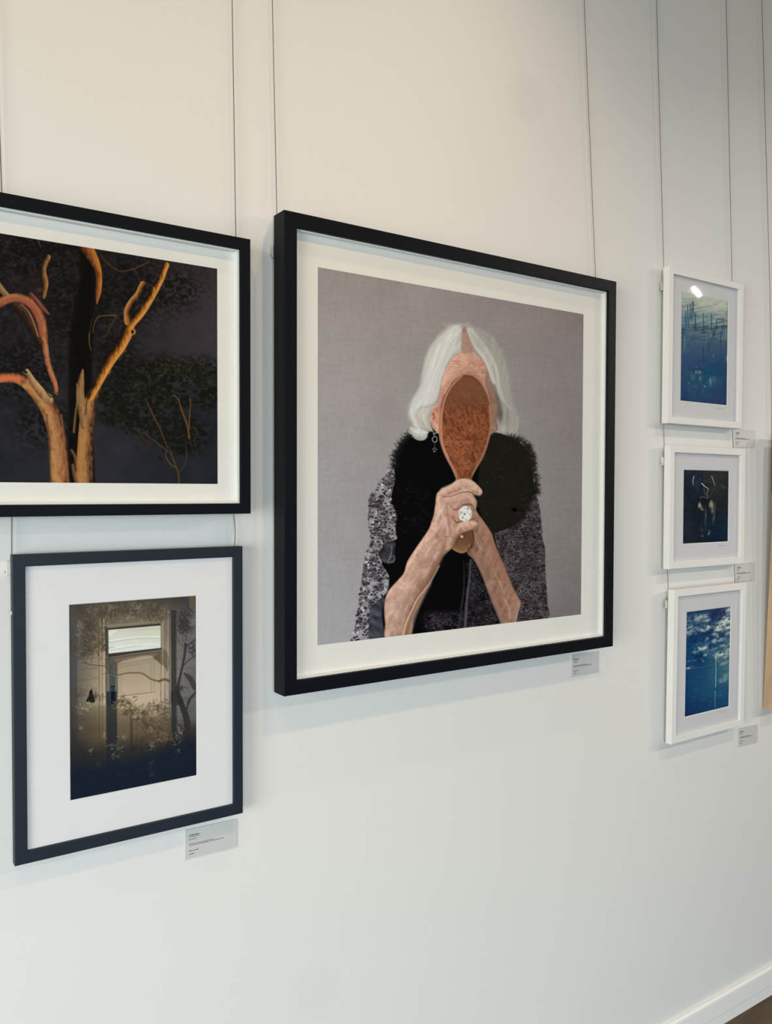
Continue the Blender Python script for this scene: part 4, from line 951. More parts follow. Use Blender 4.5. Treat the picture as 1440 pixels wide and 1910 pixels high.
    for pts, w, col, a in ((T([(520, 375), (560, 420), (620, 458), (700, 445), (772, 408)]), (1.4, 2.2), (92, 64, 38), 0.8), (T([(478, 780), (488, 730), (515, 692), (602, 688)]), (1.2, 2.4), (104, 76, 44), 0.8), (T([(602, 692), (575, 740), (545, 800)]), 1.6, (94, 66, 36), 0.8), (T([(462, 780), (462, 830), (470, 868)]), (1.8, 0.8), (150, 112, 70), 0.8), (T([(478, 700), (466, 760), (461, 800)]), 1.0, (100, 74, 46), 0.7), (T([(540, 735), (538, 775)]), 1.2, (74, 52, 32), 0.8),
                           (T([(160, 295), (180, 330)]), 1.2, (70, 52, 46), 0.7), (T([(195, 290), (210, 335)]), (2.4, 1), (120, 82, 70), 0.7), (T([(178, 410), (180, 450), (184, 465)]), 1.0, (84, 76, 70), 0.6), (T([(130, 760), (150, 810)]), 1.2, (86, 70, 70), 0.6)):
        c.line(pts, w, col, a, 1.0)
    # right-hand trunk and bough, rim-lit orange on its right side
    lit = [(18, 12, 8), (52, 30, 14), (136, 80, 32), (206, 132, 54), (196, 134, 70)]
    c.tube(T([(436, 1560), (440, 1400), (448, 1260), (458, 1180), (478, 1110), (500, 1060)]), [33, 30, 28, 26, 20, 17], [(150, 96, 50), (172, 120, 70), (160, 112, 66), (112, 72, 42), (46, 28, 17)], 1, 1.2, 6, MOD)
    c.tube(T([(468, 1110), (505, 1040), (560, 935), (620, 850), (655, 785), (675, 730), (730, 670), (790, 575), (830, 500), (850, 450), (858, 428)]), [12, 15, 19, 20, 20, 18, 16, 14, 12.5, 11, 12], lit, 1, 1.2, 6, MOD)
    c.tube(T([(662, 720), (655, 665), (680, 615), (712, 580), (726, 545), (738, 525)]), [14, 10, 10, 11, 9, 11], [(184, 124, 62), (160, 104, 50), (100, 62, 30), (40, 24, 14)], 1, 1.1, 5, MOD)
    c.line(T([(795, 545), (800, 565), (810, 570)]), (3, 4), (170, 116, 56), 0.9)
    c.blob(*T([(688, 772)])[0], 6.2, 7.2, (176, 118, 62), 1, 0.6); c.blob(*T([(685, 772)])[0], 3.6, 4.6, (34, 20, 12), 1, 0.5)
    c.blob(*T([(640, 870)])[0], 7, 14, (214, 132, 48), 0.35, 0, 0.6); c.blob(*T([(560, 980)])[0], 7, 16, (216, 132, 44), 0.4, 0, 0.55)
    c.tube(T([(428, 968), (420, 1030), (415, 1100), (430, 1190), (435, 1260)]), [3, 12, 16, 18, 12], [(130, 92, 54), (158, 118, 76), (138, 98, 60), (96, 64, 38)], 0.95, 1.4, 5, MOD)
    c.line(T([(398, 1040), (402, 1110), (390, 1200), (382, 1290)]), (3, 4), (150, 112, 72), 0.7, 2)
    c.line(T([(455, 1085), (450, 1130), (440, 1200)]), 2.0, (36, 22, 14), 0.7, 1.6)
    # left-hand trunk
    bark = [(118, 78, 44), (178, 128, 80), (170, 116, 70), (134, 84, 50), (60, 34, 22)]
    c.tube(T([(312, 1560), (305, 1420), (292, 1290), (262, 1190), (215, 1110), (150, 1045), (90, 1012), (30, 1008), (-60, 1020), (-200, 1050), (-400, 1020), (-600, 900), (-760, 820)]), [37, 35, 33, 32, 30, 24, 19, 17, 17, 16, 13, 8, 2], bark, 1, 1.2, 6, MOD)
    c.tube(T([(105, 1020), (40, 1012), (-60, 1020), (-200, 1050)]), [13, 14, 13, 5], [(176, 84, 50), (206, 106, 66), (176, 86, 54)], 0.75, 3.5, 5, MOD)
    c.blob(*T([(118, 1030)])[0], 8, 8, (70, 40, 28), 0.55); c.blob(*T([(165, 1085)])[0], 14, 9, (196, 110, 62), 0.45, 0, 0.8)
    c.tube(T([(140, 972), (165, 1020), (205, 1075), (250, 1120)]), [7, 12, 16, 18], [(196, 156, 108), (164, 122, 80), (110, 74, 46)], 0.95, 1.2, 5, MOD)
    c.blob(*T([(132, 982)])[0], 5.5, 2.6, (22, 16, 12), 1, 0.4, 0.2); c.line(T([(120, 980), (135, 992), (152, 985)]), 1.2, (176, 146, 116), 0.8)
    c.line(T([(232, 1068), (265, 1110), (300, 1085)]), 2.6, (30, 20, 14), 0.8, 1.6)
    c.line(T([(318, 1200), (330, 1330), (345, 1460), (352, 1550)]), (3, 4), (148, 108, 68), 0.6, 2.5); c.line(T([(240, 1200), (255, 1330), (262, 1550)]), (4, 3), (84, 48, 30), 0.6, 3)
    c.tube(T([(370, 1385), (388, 1420), (392, 1470)]), [5, 6, 4], [(130, 92, 58), (80, 50, 32)], 0.9, 1.4, 5, MOD); c.tube(T([(375, 1460), (385, 1510), (402, 1560)]), [5, 7, 9], [(140, 100, 64), (84, 54, 34)], 0.9, 1.4, 5, MOD)
    for k in range(150):                                    # bark scars
        t = r.random(); base = r.choice(([(305, 1500), (262, 1190)], [(436, 1500), (450, 1200)], [(520, 1020), (780, 590)], [(232, 860), (270, 1000)]))
        x = base[0][0] + (base[1][0] - base[0][0]) * t + r.uniform(-30, 30) * 0.8; y = base[0][1] + (base[1][1] - base[0][1]) * t
        (px, py), = T([(x, y)])
        if c.im[min(max(int((py - c.y0) * c.ss), 0), c.h - 1), min(max(int((px - c.x0) * c.ss), 0), c.w - 1), 0] > 0.35:
            c.line([(px - r.uniform(0.5, 2), py), (px + r.uniform(0.5, 2), py + r.uniform(-0.8, 0.8))], r.uniform(0.6, 1.1), (84, 54, 32), r.uniform(0.2, 0.5), 0.7, 0)
    c.im[:] = np.clip(c.im + ((n2 - 0.5) * 0.012)[..., None], 0, 1)
    return c

# ---------------------------------------------------------------- print 3: a panelled house door under tree shadows
def paint_door():
    c = Canvas(124, 1106, 372, 1498, 2.2)
    P = lambda pts: zq(120, 1100, 5.538, pts)        # upper half
    Q = lambda pts: zq(120, 1290, 5.538, pts)        # lower half
    r = random.Random(30)
    n2, n4, n8, n16 = c.noise(2, 2, 3, 1), c.noise(4, 4, 3, 2), c.noise(9, 9, 4, 3), c.noise(20, 20, 4, 4)
    mesh_field(c, [[(60, 58, 56), (78, 70, 60), (70, 64, 56), (62, 60, 58)], [(84, 80, 76), (118, 104, 88), (128, 114, 96), (92, 90, 88)], [(92, 88, 84), (168, 146, 118), (178, 160, 136), (98, 94, 90)], [(92, 84, 76), (186, 164, 134), (188, 168, 142), (90, 86, 82)], [(70, 62, 56), (122, 102, 74), (112, 94, 70), (58, 56, 56)], [(46, 46, 48), (66, 58, 46), (50, 46, 42), (34, 40, 48)], [(30, 36, 44), (30, 36, 44), (26, 34, 44), (24, 36, 50)]])
    # left strip of shaded wall and weatherboards
    c.fill(P([(40, 130), (132, 120), (134, 700), (136, 1170)]) + Q([(140, 600), (140, 1120), (60, 1130), (50, 0)]), None, 1.2, 0.55, 0, None, None, (np.clip((c.Y - 1120) / 380, 0, 1), (84, 82, 84), (34, 38, 46)))
    for k, yy in enumerate((300, 405, 515, 612, 720, 825, 935, 1040)):
        c.line(P([(140, yy + 4), (250, yy - 6), (345, yy - 16)]), 0.9, (86, 72, 56), 0.55, 0.8)
    for yy in (295, 400, 510, 610, 710, 820):
        c.line(Q([(140, yy + 6), (250, yy - 8), (350, yy - 22)]), 0.9, (70, 58, 44), 0.5, 0.8)
    for (x, y) in ((160, 828), (165, 932), (160, 1032)):
        c.line(P([(x, y), (x + 50, y - 6), (x + 90, y - 50)]), 0.8, (104, 86, 64), 0.7); c.line(P([(x + 120, y - 16), (x + 180, y - 22)]), 0.7, (104, 86, 64), 0.6)
    # architrave left: fluted mouldings
    for x, w, col, a in ((365, 2.0, (104, 86, 62), 0.7), (380, 1.4, (196, 172, 136), 0.5), (395, 1.0, (112, 92, 66), 0.7), (418, 3.6, (192, 170, 138), 0.55), (436, 1.6, (62, 56, 52), 0.8)):
        c.line(P([(x - 8, 300), (x - 3, 800), (x, 1180)]), w, col, a * 0.9, 1.0, 0)
        for k in range(8):
            y0 = 40 + k * 110
            c.line(Q([(x + 1, y0), (x + 2, y0 + 115)]), w, [v * (1 - 0.09 * k) for v in col], a * (1 - k / 9), 1.0, 0)
    # door leaf
    leaf = P([(445, 690), (1000, 610), (1005, 1170)]) + Q([(1010, 500), (1040, 960), (440, 1060), (440, 600)])
    c.fill(P([(560, 760), (930, 700), (1000, 640), (1005, 1180), (560, 1180)]), None, 3, 0.55, 0, None, None, (np.clip((c.Y - 1220) / 90, 0, 1), (150, 134, 110), (200, 178, 148)))
    # shaded arch above and right of the leaf
    c.fill(P([(445, 690), (760, 650), (1020, 610), (1025, 780), (985, 760), (930, 700), (860, 682), (700, 712), (560, 760), (540, 860), (470, 880), (445, 800)]), (104, 92, 76), 1.6, 0.75)
    c.fill(P([(920, 700), (985, 750), (1040, 800), (1075, 850), (1085, 700), (1030, 600), (1010, 640)]), (96, 82, 64), 1.6, 0.75)
    # dark edge of the leaf with lock plate
    c.fill(P([(440, 700), (540, 760), (550, 870), (545, 1180), (440, 1180)]), (74, 76, 76), 1.2, 0.6)
    c.fill(Q([(440, 0), (545, 0), (550, 600), (555, 1050), (440, 1060)]), None, 1.4, 0.9, 0, None, None, (np.clip((c.Y - 1290) / 120, 0, 1), (44, 48, 52), (24, 34, 46)))
    c.fill(P([(468, 880), (530, 900), (530, 1180), (470, 1180)]), (64, 74, 76), 1.2, 0.8, 0)
    c.fill(P([(484, 1000), (524, 994), (526, 1180), (484, 1180)]), (20, 26, 30), 0.9, 1, 0); c.fill(Q([(484, 0), (526, 0), (526, 130), (480, 130)]), (20, 30, 36), 1, 0.95, 0)
    c.line(P([(490, 1030), (505, 1012), (520, 1030), (505, 1048), (490, 1030)]), 1.1, (120, 126, 122), 0.8)
    c.line(P([(545, 760), (548, 1000), (548, 1180)]), 1.6, (88, 80, 70), 0.6)
    # panels
    for pts in (P([(560, 775), (930, 715), (930, 1075), (560, 1120)]), P([(590, 800), (900, 752), (902, 1062), (590, 1098)])):
        for i in range(4): c.line([pts[i], pts[(i + 1) % 4]], 1.0, (126, 108, 84), 0.55, 0.9, 0)
    c.line(P([(560, 1122), (930, 1077)]), 1.8, (226, 204, 174), 0.6, 1, 0); c.line(P([(556, 1105), (930, 1060)]), 1.2, (120, 100, 78), 0.6, 1, 0)
    for x in (640, 700, 780, 845, 935): c.line(Q([(x, 210 if x < 800 else 200), (x + 3, 560), (x + 4, 900)]), 1.6 if x != 700 else 3.2, (64, 50, 40) if x in (700, 845) else (150, 128, 96), 0.5, 1.2, 0)
    c.line(Q([(690, 240), (694, 500), (700, 860)]), 2.4, (52, 40, 34), 0.6, 1.4, 0); c.line(Q([(770, 330), (772, 700)]), 2.0, (128, 108, 78), 0.5, 1.4, 0); c.line(Q([(560, 250), (690, 232)]), 1.2, (92, 76, 54), 0.7)
    c.line(Q([(840, 210), (1000, 190)]), 1.6, (136, 116, 92), 0.6)
    # right architrave
    for x, w, col, a in ((1000, 1.4, (126, 108, 84), 0.8), (1018, 2.4, (196, 178, 150), 0.5), (1040, 1.2, (118, 102, 80), 0.7), (1072, 1.8, (170, 158, 140), 0.6), (1090, 2.2, (96, 90, 86), 0.7)):
        c.line(P([(x + 4, 330 if x < 1060 else 220), (x + 2, 800), (x, 1180)]), w, col, a, 1.0, 0)
        for k in range(5): c.line(Q([(x, k * 110), (x + 4, k * 110 + 112)]), w, [v * (1 - 0.14 * k) for v in col], a * (1 - k / 6), 1.0, 0)
    c.fill(P([(1105, 210), (1160, 215), (1165, 1180), (1105, 1180)]), None, 2.2, 0.85, 0, None, None, (n4, (44, 42, 42), (58, 54, 52)))
    c.fill(Q([(1105, 0), (1165, 0), (1170, 600), (1110, 620)]), (42, 42, 46), 2.2, 0.8, 0)
    # transom light
    c.fill(P([(405, 370), (1035, 318), (1030, 352), (450, 402)]), (150, 136, 112), 1.2, 0.85, 0); c.line(P([(420, 385), (1030, 335)]), 1.0, (96, 84, 66), 0.7)
    c.fill(P([(420, 372), (455, 400), (458, 680), (430, 690)]), (66, 64, 60), 1.2, 0.9, 0); c.fill(P([(440, 398), (1010, 346), (1012, 372), (455, 418)]), (50, 46, 42), 1.0, 0.9, 0)
    c.fill(P([(998, 348), (1030, 330), (1032, 640), (1000, 610)]), (148, 136, 112), 1.0, 0.8, 0)
    c.fill(P([(458, 416), (996, 370), (998, 604), (462, 660)]), None, 0.9, 1, 0, None, None, (np.clip((c.Y - 1170) / 50, 0, 1), (206, 202, 180), (226, 228, 216)))
    c.line(P([(470, 530), (600, 510), (740, 492), (860, 488), (994, 490)]), 1.6, (246, 244, 228), 0.9); c.line(P([(470, 545), (640, 518), (800, 500), (990, 500)]), 1.0, (166, 162, 142), 0.7)
    c.line(P([(475, 612), (620, 590), (760, 572), (860, 562), (994, 566)]), 1.3, (248, 246, 234), 0.8); c.line(P([(480, 628), (640, 600), (800, 578)]), 1.0, (170, 170, 152), 0.7); c.line(P([(700, 428), (850, 410), (990, 402)]), 1.0, (176, 172, 150), 0.6)
    c.fill(P([(462, 430), (545, 424), (490, 460), (465, 490)]), (228, 226, 208), 1.5, 0.7); c.line(P([(545, 424), (500, 450), (475, 478)]), 1.0, (250, 248, 236), 0.8)
    c.fill(P([(455, 664), (1010, 600), (1012, 618), (700, 660), (455, 700)]), (52, 48, 44), 1.0, 0.9, 0); c.fill(P([(455, 700), (800, 655), (1010, 630), (1012, 640), (460, 716)]), (112, 102, 86), 1.0, 0.7, 0); c.line(P([(460, 716), (800, 668), (1000, 645)]), 1.2, (58, 52, 46), 0.8)
    # right wall: grey boards
    c.fill(P([(1165, 215), (1365, 200), (1365, 1180), (1165, 1180)]) , None, 2, 0.75, 0, None, None, (n8, (96, 94, 92), (124, 120, 116)))
    c.fill(Q([(1168, 0), (1368, 0), (1368, 330), (1250, 480), (1170, 540)]), None, 8, 0.7, 0, None, None, (n8, (92, 92, 92), (118, 116, 114)))
    for yy in (300, 415, 520, 625, 715, 810, 910, 1010, 1110): c.line(P([(1165, yy + 6), (1260, yy), (1360, yy - 8)]), 0.8, (66, 64, 62), 0.6)
    for yy in (80, 215): c.line(Q([(1165, yy + 6), (1360, yy - 20)]), 0.8, (60, 58, 58), 0.6)
    c.fill(P([(1290, 70), (1362, 64), (1362, 200), (1300, 215)]), (110, 94, 76), 1.5, 0.7, 0)
    SH = (58, 54, 50)
    c.tube(P([(1255, 560), (1245, 680), (1215, 830), (1180, 980), (1160, 1060)]), [4, 4.5, 4, 5, 7], [SH, (50, 46, 44), SH], 0.9, 1.0); c.line(P([(1255, 590), (1300, 560), (1360, 520)]), (3.2, 2.4), SH, 0.85); c.line(P([(1220, 800), (1290, 730), (1362, 680)]), (2.4, 1.6), SH, 0.85)
    c.fill(P([(1232, 862), (1300, 880), (1360, 960), (1362, 1040), (1330, 1030), (1290, 950)]), (62, 58, 54), 1.2, 0.85)
    c.fill(P([(1110, 1180), (1160, 1010), (1190, 1050), (1230, 1180)]), SH, 1.2, 0.9); c.fill(Q([(1150, 0), (1190, 0), (1250, 150), (1300, 280), (1310, 420), (1290, 600), (1210, 600), (1240, 330), (1190, 150)]), (52, 48, 46), 1.2, 0.9)
    c.tube(P([(1362, 1060), (1310, 1120), (1285, 1180)]), [4, 4, 5], [SH, SH], 0.85); c.line(Q([(1350, 30), (1290, 90), (1270, 180)]), (3, 4), (60, 56, 52), 0.85)
    # branch shadow across the door
    c.line(P([(445, 870), (560, 880), (660, 862), (790, 862), (850, 890), (900, 925), (990, 950)]), (2.4, 3.6), (112, 92, 72), 0.85, 0.9); c.line(P([(985, 945), (1040, 928), (1085, 945)]), (4.0, 4.6), (92, 76, 62), 0.85)
    for pts, w in ((((180, 750), (300, 780), (430, 795), (470, 860), (540, 880)), (1.6, 2.2)), (((470, 860), (490, 800), (530, 760), (590, 730)), (1.8, 0.8)), (((480, 830), (470, 760), (450, 710)), 1.4), (((500, 840), (480, 790), (530, 720)), 1.0), (((455, 860), (420, 870), (390, 868)), 0.9), (((1165, 470), (1200, 560), (1255, 590)), 1.0), (((1170, 420), (1220, 480), (1240, 560)), 1.0), (((110, 755), (150, 700), (260, 640)), 1.8), (((60, 620), (130, 630), (130, 560)), 1.4), (((80, 420), (130, 500), (180, 560), (290, 600)), 1.4)):
        c.line(P(pts), w, (74, 66, 58), 0.75, 0.9)
    # leaf shadows: clusters of blades
    def blades(F, x, y, sx, sy, n, L, col, a=(0.35, 0.8), w=(1.8, 0.5)):
        for k in range(n):
            px, py = r.gauss(x, sx * 0.5), r.gauss(y, sy * 0.5); g = r.uniform(0, 6.28); l = L * r.uniform(0.5, 1.2)
            (ax, ay), (bx, by) = F([(px, py), (px + math.cos(g) * l, py + math.sin(g) * l)])
            c.line([(ax, ay), (bx, by)], w, r.choice(col), r.uniform(*a), 0.8, 0)
    D1 = [(76, 66, 54), (88, 76, 60), (66, 60, 52)]; L1 = [(158, 144, 118), (140, 126, 102), (128, 116, 94)]; L2 = [(196, 176, 142), (214, 196, 164), (172, 152, 118)]
    for (x, y, sx, sy, n) in ((150, 230, 80, 60, 60), (260, 370, 90, 110, 160), (230, 560, 130, 110, 150), (220, 660, 90, 60, 60), (400, 560, 50, 160, 60), (420, 250, 160, 80, 90), (700, 220, 260, 70, 120), (940, 240, 160, 90, 90), (1240, 370, 70, 80, 150), (1260, 240, 90, 60, 80), (1330, 620, 40, 60, 40), (100, 580, 50, 80, 40), (1200, 1020, 40, 30, 20)):
        blades(P, x, y, sx, sy, n, 55, D1 if x < 1100 else [(54, 50, 48), (60, 56, 52)])
    for (x, y, sx, sy, n) in ((480, 180, 110, 60, 34), (740, 180, 110, 60, 50), (300, 210, 60, 40, 18), (890, 130, 60, 40, 10), (640, 300, 90, 50, 22), (460, 320, 60, 50, 16), (1040, 210, 60, 40, 14), (160, 420, 40, 120, 26), (820, 320, 60, 20, 8)):
        blades(P, x, y, sx, sy, n, 36, L1, (0.2, 0.55), (2.0, 0.5))
    for (x, y, sx, sy, n) in ((150, 1090, 60, 80, 50), (330, 1100, 90, 60, 60), (620, 1150, 70, 20, 16)): blades(P, x, y, sx, sy, n, 45, D1, (0.25, 0.6), (1.4, 0.5))
    # lamp by the door
    c.fill(P([(262, 1060), (272, 1040), (290, 1036), (294, 1080), (262, 1088)]), (34, 30, 28), 0.8); c.fill(P([(240, 1163), (256, 1110), (270, 1095), (300, 1098), (318, 1163)]), (38, 40, 36), 0.8); c.fill(Q([(228, 106), (250, 55), (268, 20), (296, 20), (312, 100)]), (34, 36, 33), 0.8); c.fill(Q([(262, 0), (288, 0), (290, 28), (264, 28)]), (34, 30, 28), 0.8); c.blob(*Q([(325, 60)])[0], 5, 8, (66, 58, 50), 0.7)
    # undergrowth: shadow mass with bright flecks along its crest, then darkness
    crest = Q([(130, 130), (240, 110), (360, 150), (440, 140), (540, 140), (600, 180), (700, 190), (780, 240), (840, 290), (920, 330), (1000, 420), (1080, 500), (1180, 560), (1370, 420), (1370, 880), (60, 1140), (60, 60)])
    c.fill(crest, None, 6, 0.34, 4, (3, n8), None, (np.clip((c.Y - 1300) / 150, 0, 1), (92, 76, 54), (26, 34, 44)))
    c.fill(Q([(60, 520), (300, 560), (600, 520), (900, 480), (1100, 430), (1370, 360), (1370, 880), (60, 1140)]), None, 26, 0.75, 4, (6, n16), None, (np.clip((c.Y - 1370) / 90, 0, 1), (52, 46, 40), (24, 34, 46)))
    c.fill(Q([(60, 800), (500, 760), (900, 640), (1370, 480), (1370, 890), (60, 1150)]), (25, 35, 47), 24, 0.8, 4, (4, n16))
    for (x, y, sx, sy, n) in ((620, 140, 110, 70, 90), (700, 200, 120, 50, 80), (790, 250, 80, 60, 60), (930, 180, 70, 70, 60), (870, 340, 90, 80, 90), (970, 400, 110, 110, 130), (1040, 250, 60, 150, 80), (1200, 430, 60, 140, 110), (1060, 470, 60, 70, 50), (900, 480, 100, 80, 70)):
        blades(Q, x, y, sx, sy, n, 48, [(88, 72, 54), (70, 60, 48), (104, 86, 64)] if x < 1100 else [(54, 52, 50), (44, 44, 46)], (0.35, 0.8), (2.0, 0.5))
    for (x, y, sx, sy, n) in ((220, 160, 110, 60, 46), (640, 160, 100, 50, 50), (760, 240, 90, 50, 40), (930, 200, 60, 60, 30), (420, 470, 20, 50, 12), (630, 470, 50, 30, 14), (500, 560, 60, 40, 16), (580, 590, 50, 40, 14), (520, 660, 50, 40, 14), (905, 560, 40, 60, 20), (1000, 460, 70, 70, 30), (180, 370, 40, 30, 14), (270, 620, 40, 30, 9), (900, 740, 30, 50, 10), (910, 850, 30, 50, 12), (360, 755, 30, 20, 5), (590, 855, 20, 10, 3), (1190, 430, 40, 110, 40), (1180, 630, 20, 30, 6), (900, 400, 60, 40, 20)):
        blades(Q, x, y, sx, sy, n, 26, L2 if y < 300 else ([(150, 138, 118), (168, 156, 134), (120, 110, 96)] if y < 700 else [(84, 82, 84), (70, 70, 74)]), (0.2, 0.6), (1.7, 0.5))
    c.im[:] = np.clip(c.im + ((n2 - 0.5) * 0.02 + (n8 - 0.5) * 0.02)[..., None], 0, 1)
    return c

# ---------------------------------------------------------------- prints 4-6: the three small prints in white frames
def paint_sea():
    c = Canvas(1266, 538, 1364, 762, 4.0)
    S = lambda pts: zq(1264, 538, 8.53, pts)
    r = random.Random(40)
    mesh_field(c, [[(168, 172, 158), (174, 176, 160), (176, 178, 162)], [(150, 160, 154), (168, 172, 158), (172, 174, 160)], [(96, 118, 128), (116, 134, 138), (142, 150, 144)], [(66, 92, 112), (78, 100, 112), (92, 110, 114)], [(58, 80, 104), (60, 82, 106), (56, 78, 98)], [(48, 70, 102), (46, 70, 100), (44, 66, 94)], [(42, 66, 92), (44, 76, 96), (40, 64, 92)], [(40, 62, 94), (40, 66, 96), (42, 60, 88)], [(40, 58, 92), (38, 58, 92), (44, 56, 80)]])
    rip = c.noise(16, 2.6, 3, 1, -0.12); n3, n8 = c.noise(2, 2, 3, 2), c.noise(8, 8, 3, 3)
    amp = np.clip(1 - np.abs(c.Y - 602) / 46, 0, 1)
    c.im *= (1 - 0.9 * amp * np.clip(rip - 0.50, 0, 1) * 2.0)[..., None] + (0.30 * amp * np.clip(0.44 - rip, 0, 1) * 2)[..., None]
    c.im += ((n8 - 0.5) * 0.05)[..., None]
    for k in range(70):                                    # ripples
        x, y = r.uniform(1268, 1356), r.uniform(556, 640)
        if x > 1300 and y < 585 and r.random() < 0.75: continue
        l = r.uniform(5, 22)
        c.line([(x, y), (x + l * 0.5, y + 1.2 - l * 0.1), (x + l, y - l * 0.16)], (r.uniform(0.8, 1.8), 0.5), r.choice([(92, 112, 118), (112, 128, 130), (74, 98, 114)]), r.uniform(0.25, 0.6), 0.9, 4)
    posts = ((135, 360, 140, 600, 2.0), (165, 270, 178, 590, 1.9), (205, 250, 210, 490, 1.7), (225, 230, 235, 500, 1.5), (250, 200, 256, 390, 2.2), (285, 385, 290, 655, 2.0), (413, 395, 418, 670, 1.7), (545, 400, 548, 660, 1.7), (628, 490, 624, 660, 1.9), (600, 590, 592, 740, 1.8), (572, 650, 572, 800, 1.6), (500, 800, 500, 990, 1.8), (540, 790, 540, 865, 1.4), (718, 590, 716, 730, 1.8), (745, 590, 742, 660, 1.4), (692, 680, 690, 1010, 1.6), (735, 540, 735, 562, 1.4), (410, 930, 420, 1160, 2.2), (585, 1110, 585, 1200, 1.2))
    for (x0, y0, x1, y1, w) in posts:
        c.line(S([(x0, y0), ((x0 + x1) / 2 + 2, (y0 + y1) / 2), (x1, y1)]), (w * 0.75, w), (38, 60, 84), 0.88, 0.7)
        c.blob(*S([(x1, y1 + 20)])[0], w * 0.7, 4, (52, 76, 98), 0.5)
    c.line(S([(520, 560), (600, 552), (690, 545)]), 1.6, (58, 82, 98), 0.7); c.line(S([(240, 215), (262, 240), (250, 330)]), 1.3, (44, 66, 88), 0.8)
    c.line(S([(118, 760), (122, 860), (112, 970)]), (2.0, 1.2), (122, 146, 154), 0.6, 1.6)
    c.blob(*S([(535, 745)])[0], 1.0, 3.5, (190, 204, 202), 0.9); c.blob(*S([(580, 1070)])[0], 1.0, 4.6, (150, 172, 176), 0.8); c.blob(*S([(508, 1172)])[0], 1.0, 1.2, (110, 136, 146), 0.7)
    c.fill(S([(430, 1240), (690, 1215), (700, 1380), (600, 1400), (540, 1390), (420, 1520)]), (26, 66, 100), 4, 0.6); c.fill(S([(230, 1280), (330, 1250), (420, 1290), (410, 1340), (260, 1330)]), (36, 58, 82), 3, 0.6)
    for (x, y, rx, ry, col, a) in ((355, 1330, 6, 5, (112, 142, 150), 0.75), (300, 1330, 1.2, 6, (176, 198, 198), 0.9), (370, 1430, 3.6, 7, (96, 136, 142), 0.7), (250, 1410, 7, 10, (70, 108, 120), 0.6), (190, 1500, 2.4, 2.6, (112, 142, 148), 0.7), (530, 1490, 4.5, 12, (92, 132, 140), 0.7), (525, 1450, 1.6, 4, (150, 180, 180), 0.6), (590, 1440, 7, 10, (70, 106, 122), 0.6), (440, 1560, 3.0, 2.4, (140, 166, 172), 0.85), (415, 1630, 0.9, 5, (110, 138, 152), 0.6), (300, 1560, 9, 6, (60, 90, 110), 0.5), (310, 1250, 3.5, 1.2, (130, 150, 156), 0.6), (180, 1600, 3, 10, (56, 84, 112), 0.5), (640, 1700, 5, 14, (62, 64, 84), 0.5)):
        c.blob(*S([(x, y)])[0], rx, ry, col, a)
    # the coating stops short of the paper's edge in an uneven line
    for e in (S([(60, 60), (64, 600), (62, 900), (68, 1100), (64, 1500), (66, 1790)]), S([(803, 220), (800, 800), (796, 1000), (780, 1120), (800, 1240), (790, 1600), (794, 1860)])):
        c.line(e, 1.3, (62, 76, 88), 0.5, 0.8)
    c.fill(S([(815, 980), (800, 1030), (789, 1085), (788, 1140), (800, 1210), (815, 1260)]), (186, 196, 204), 1.0, 0.8)
    c.im[:] = np.clip(c.im + ((n3 - 0.5) * 0.03)[..., None], 0, 1)
    return c

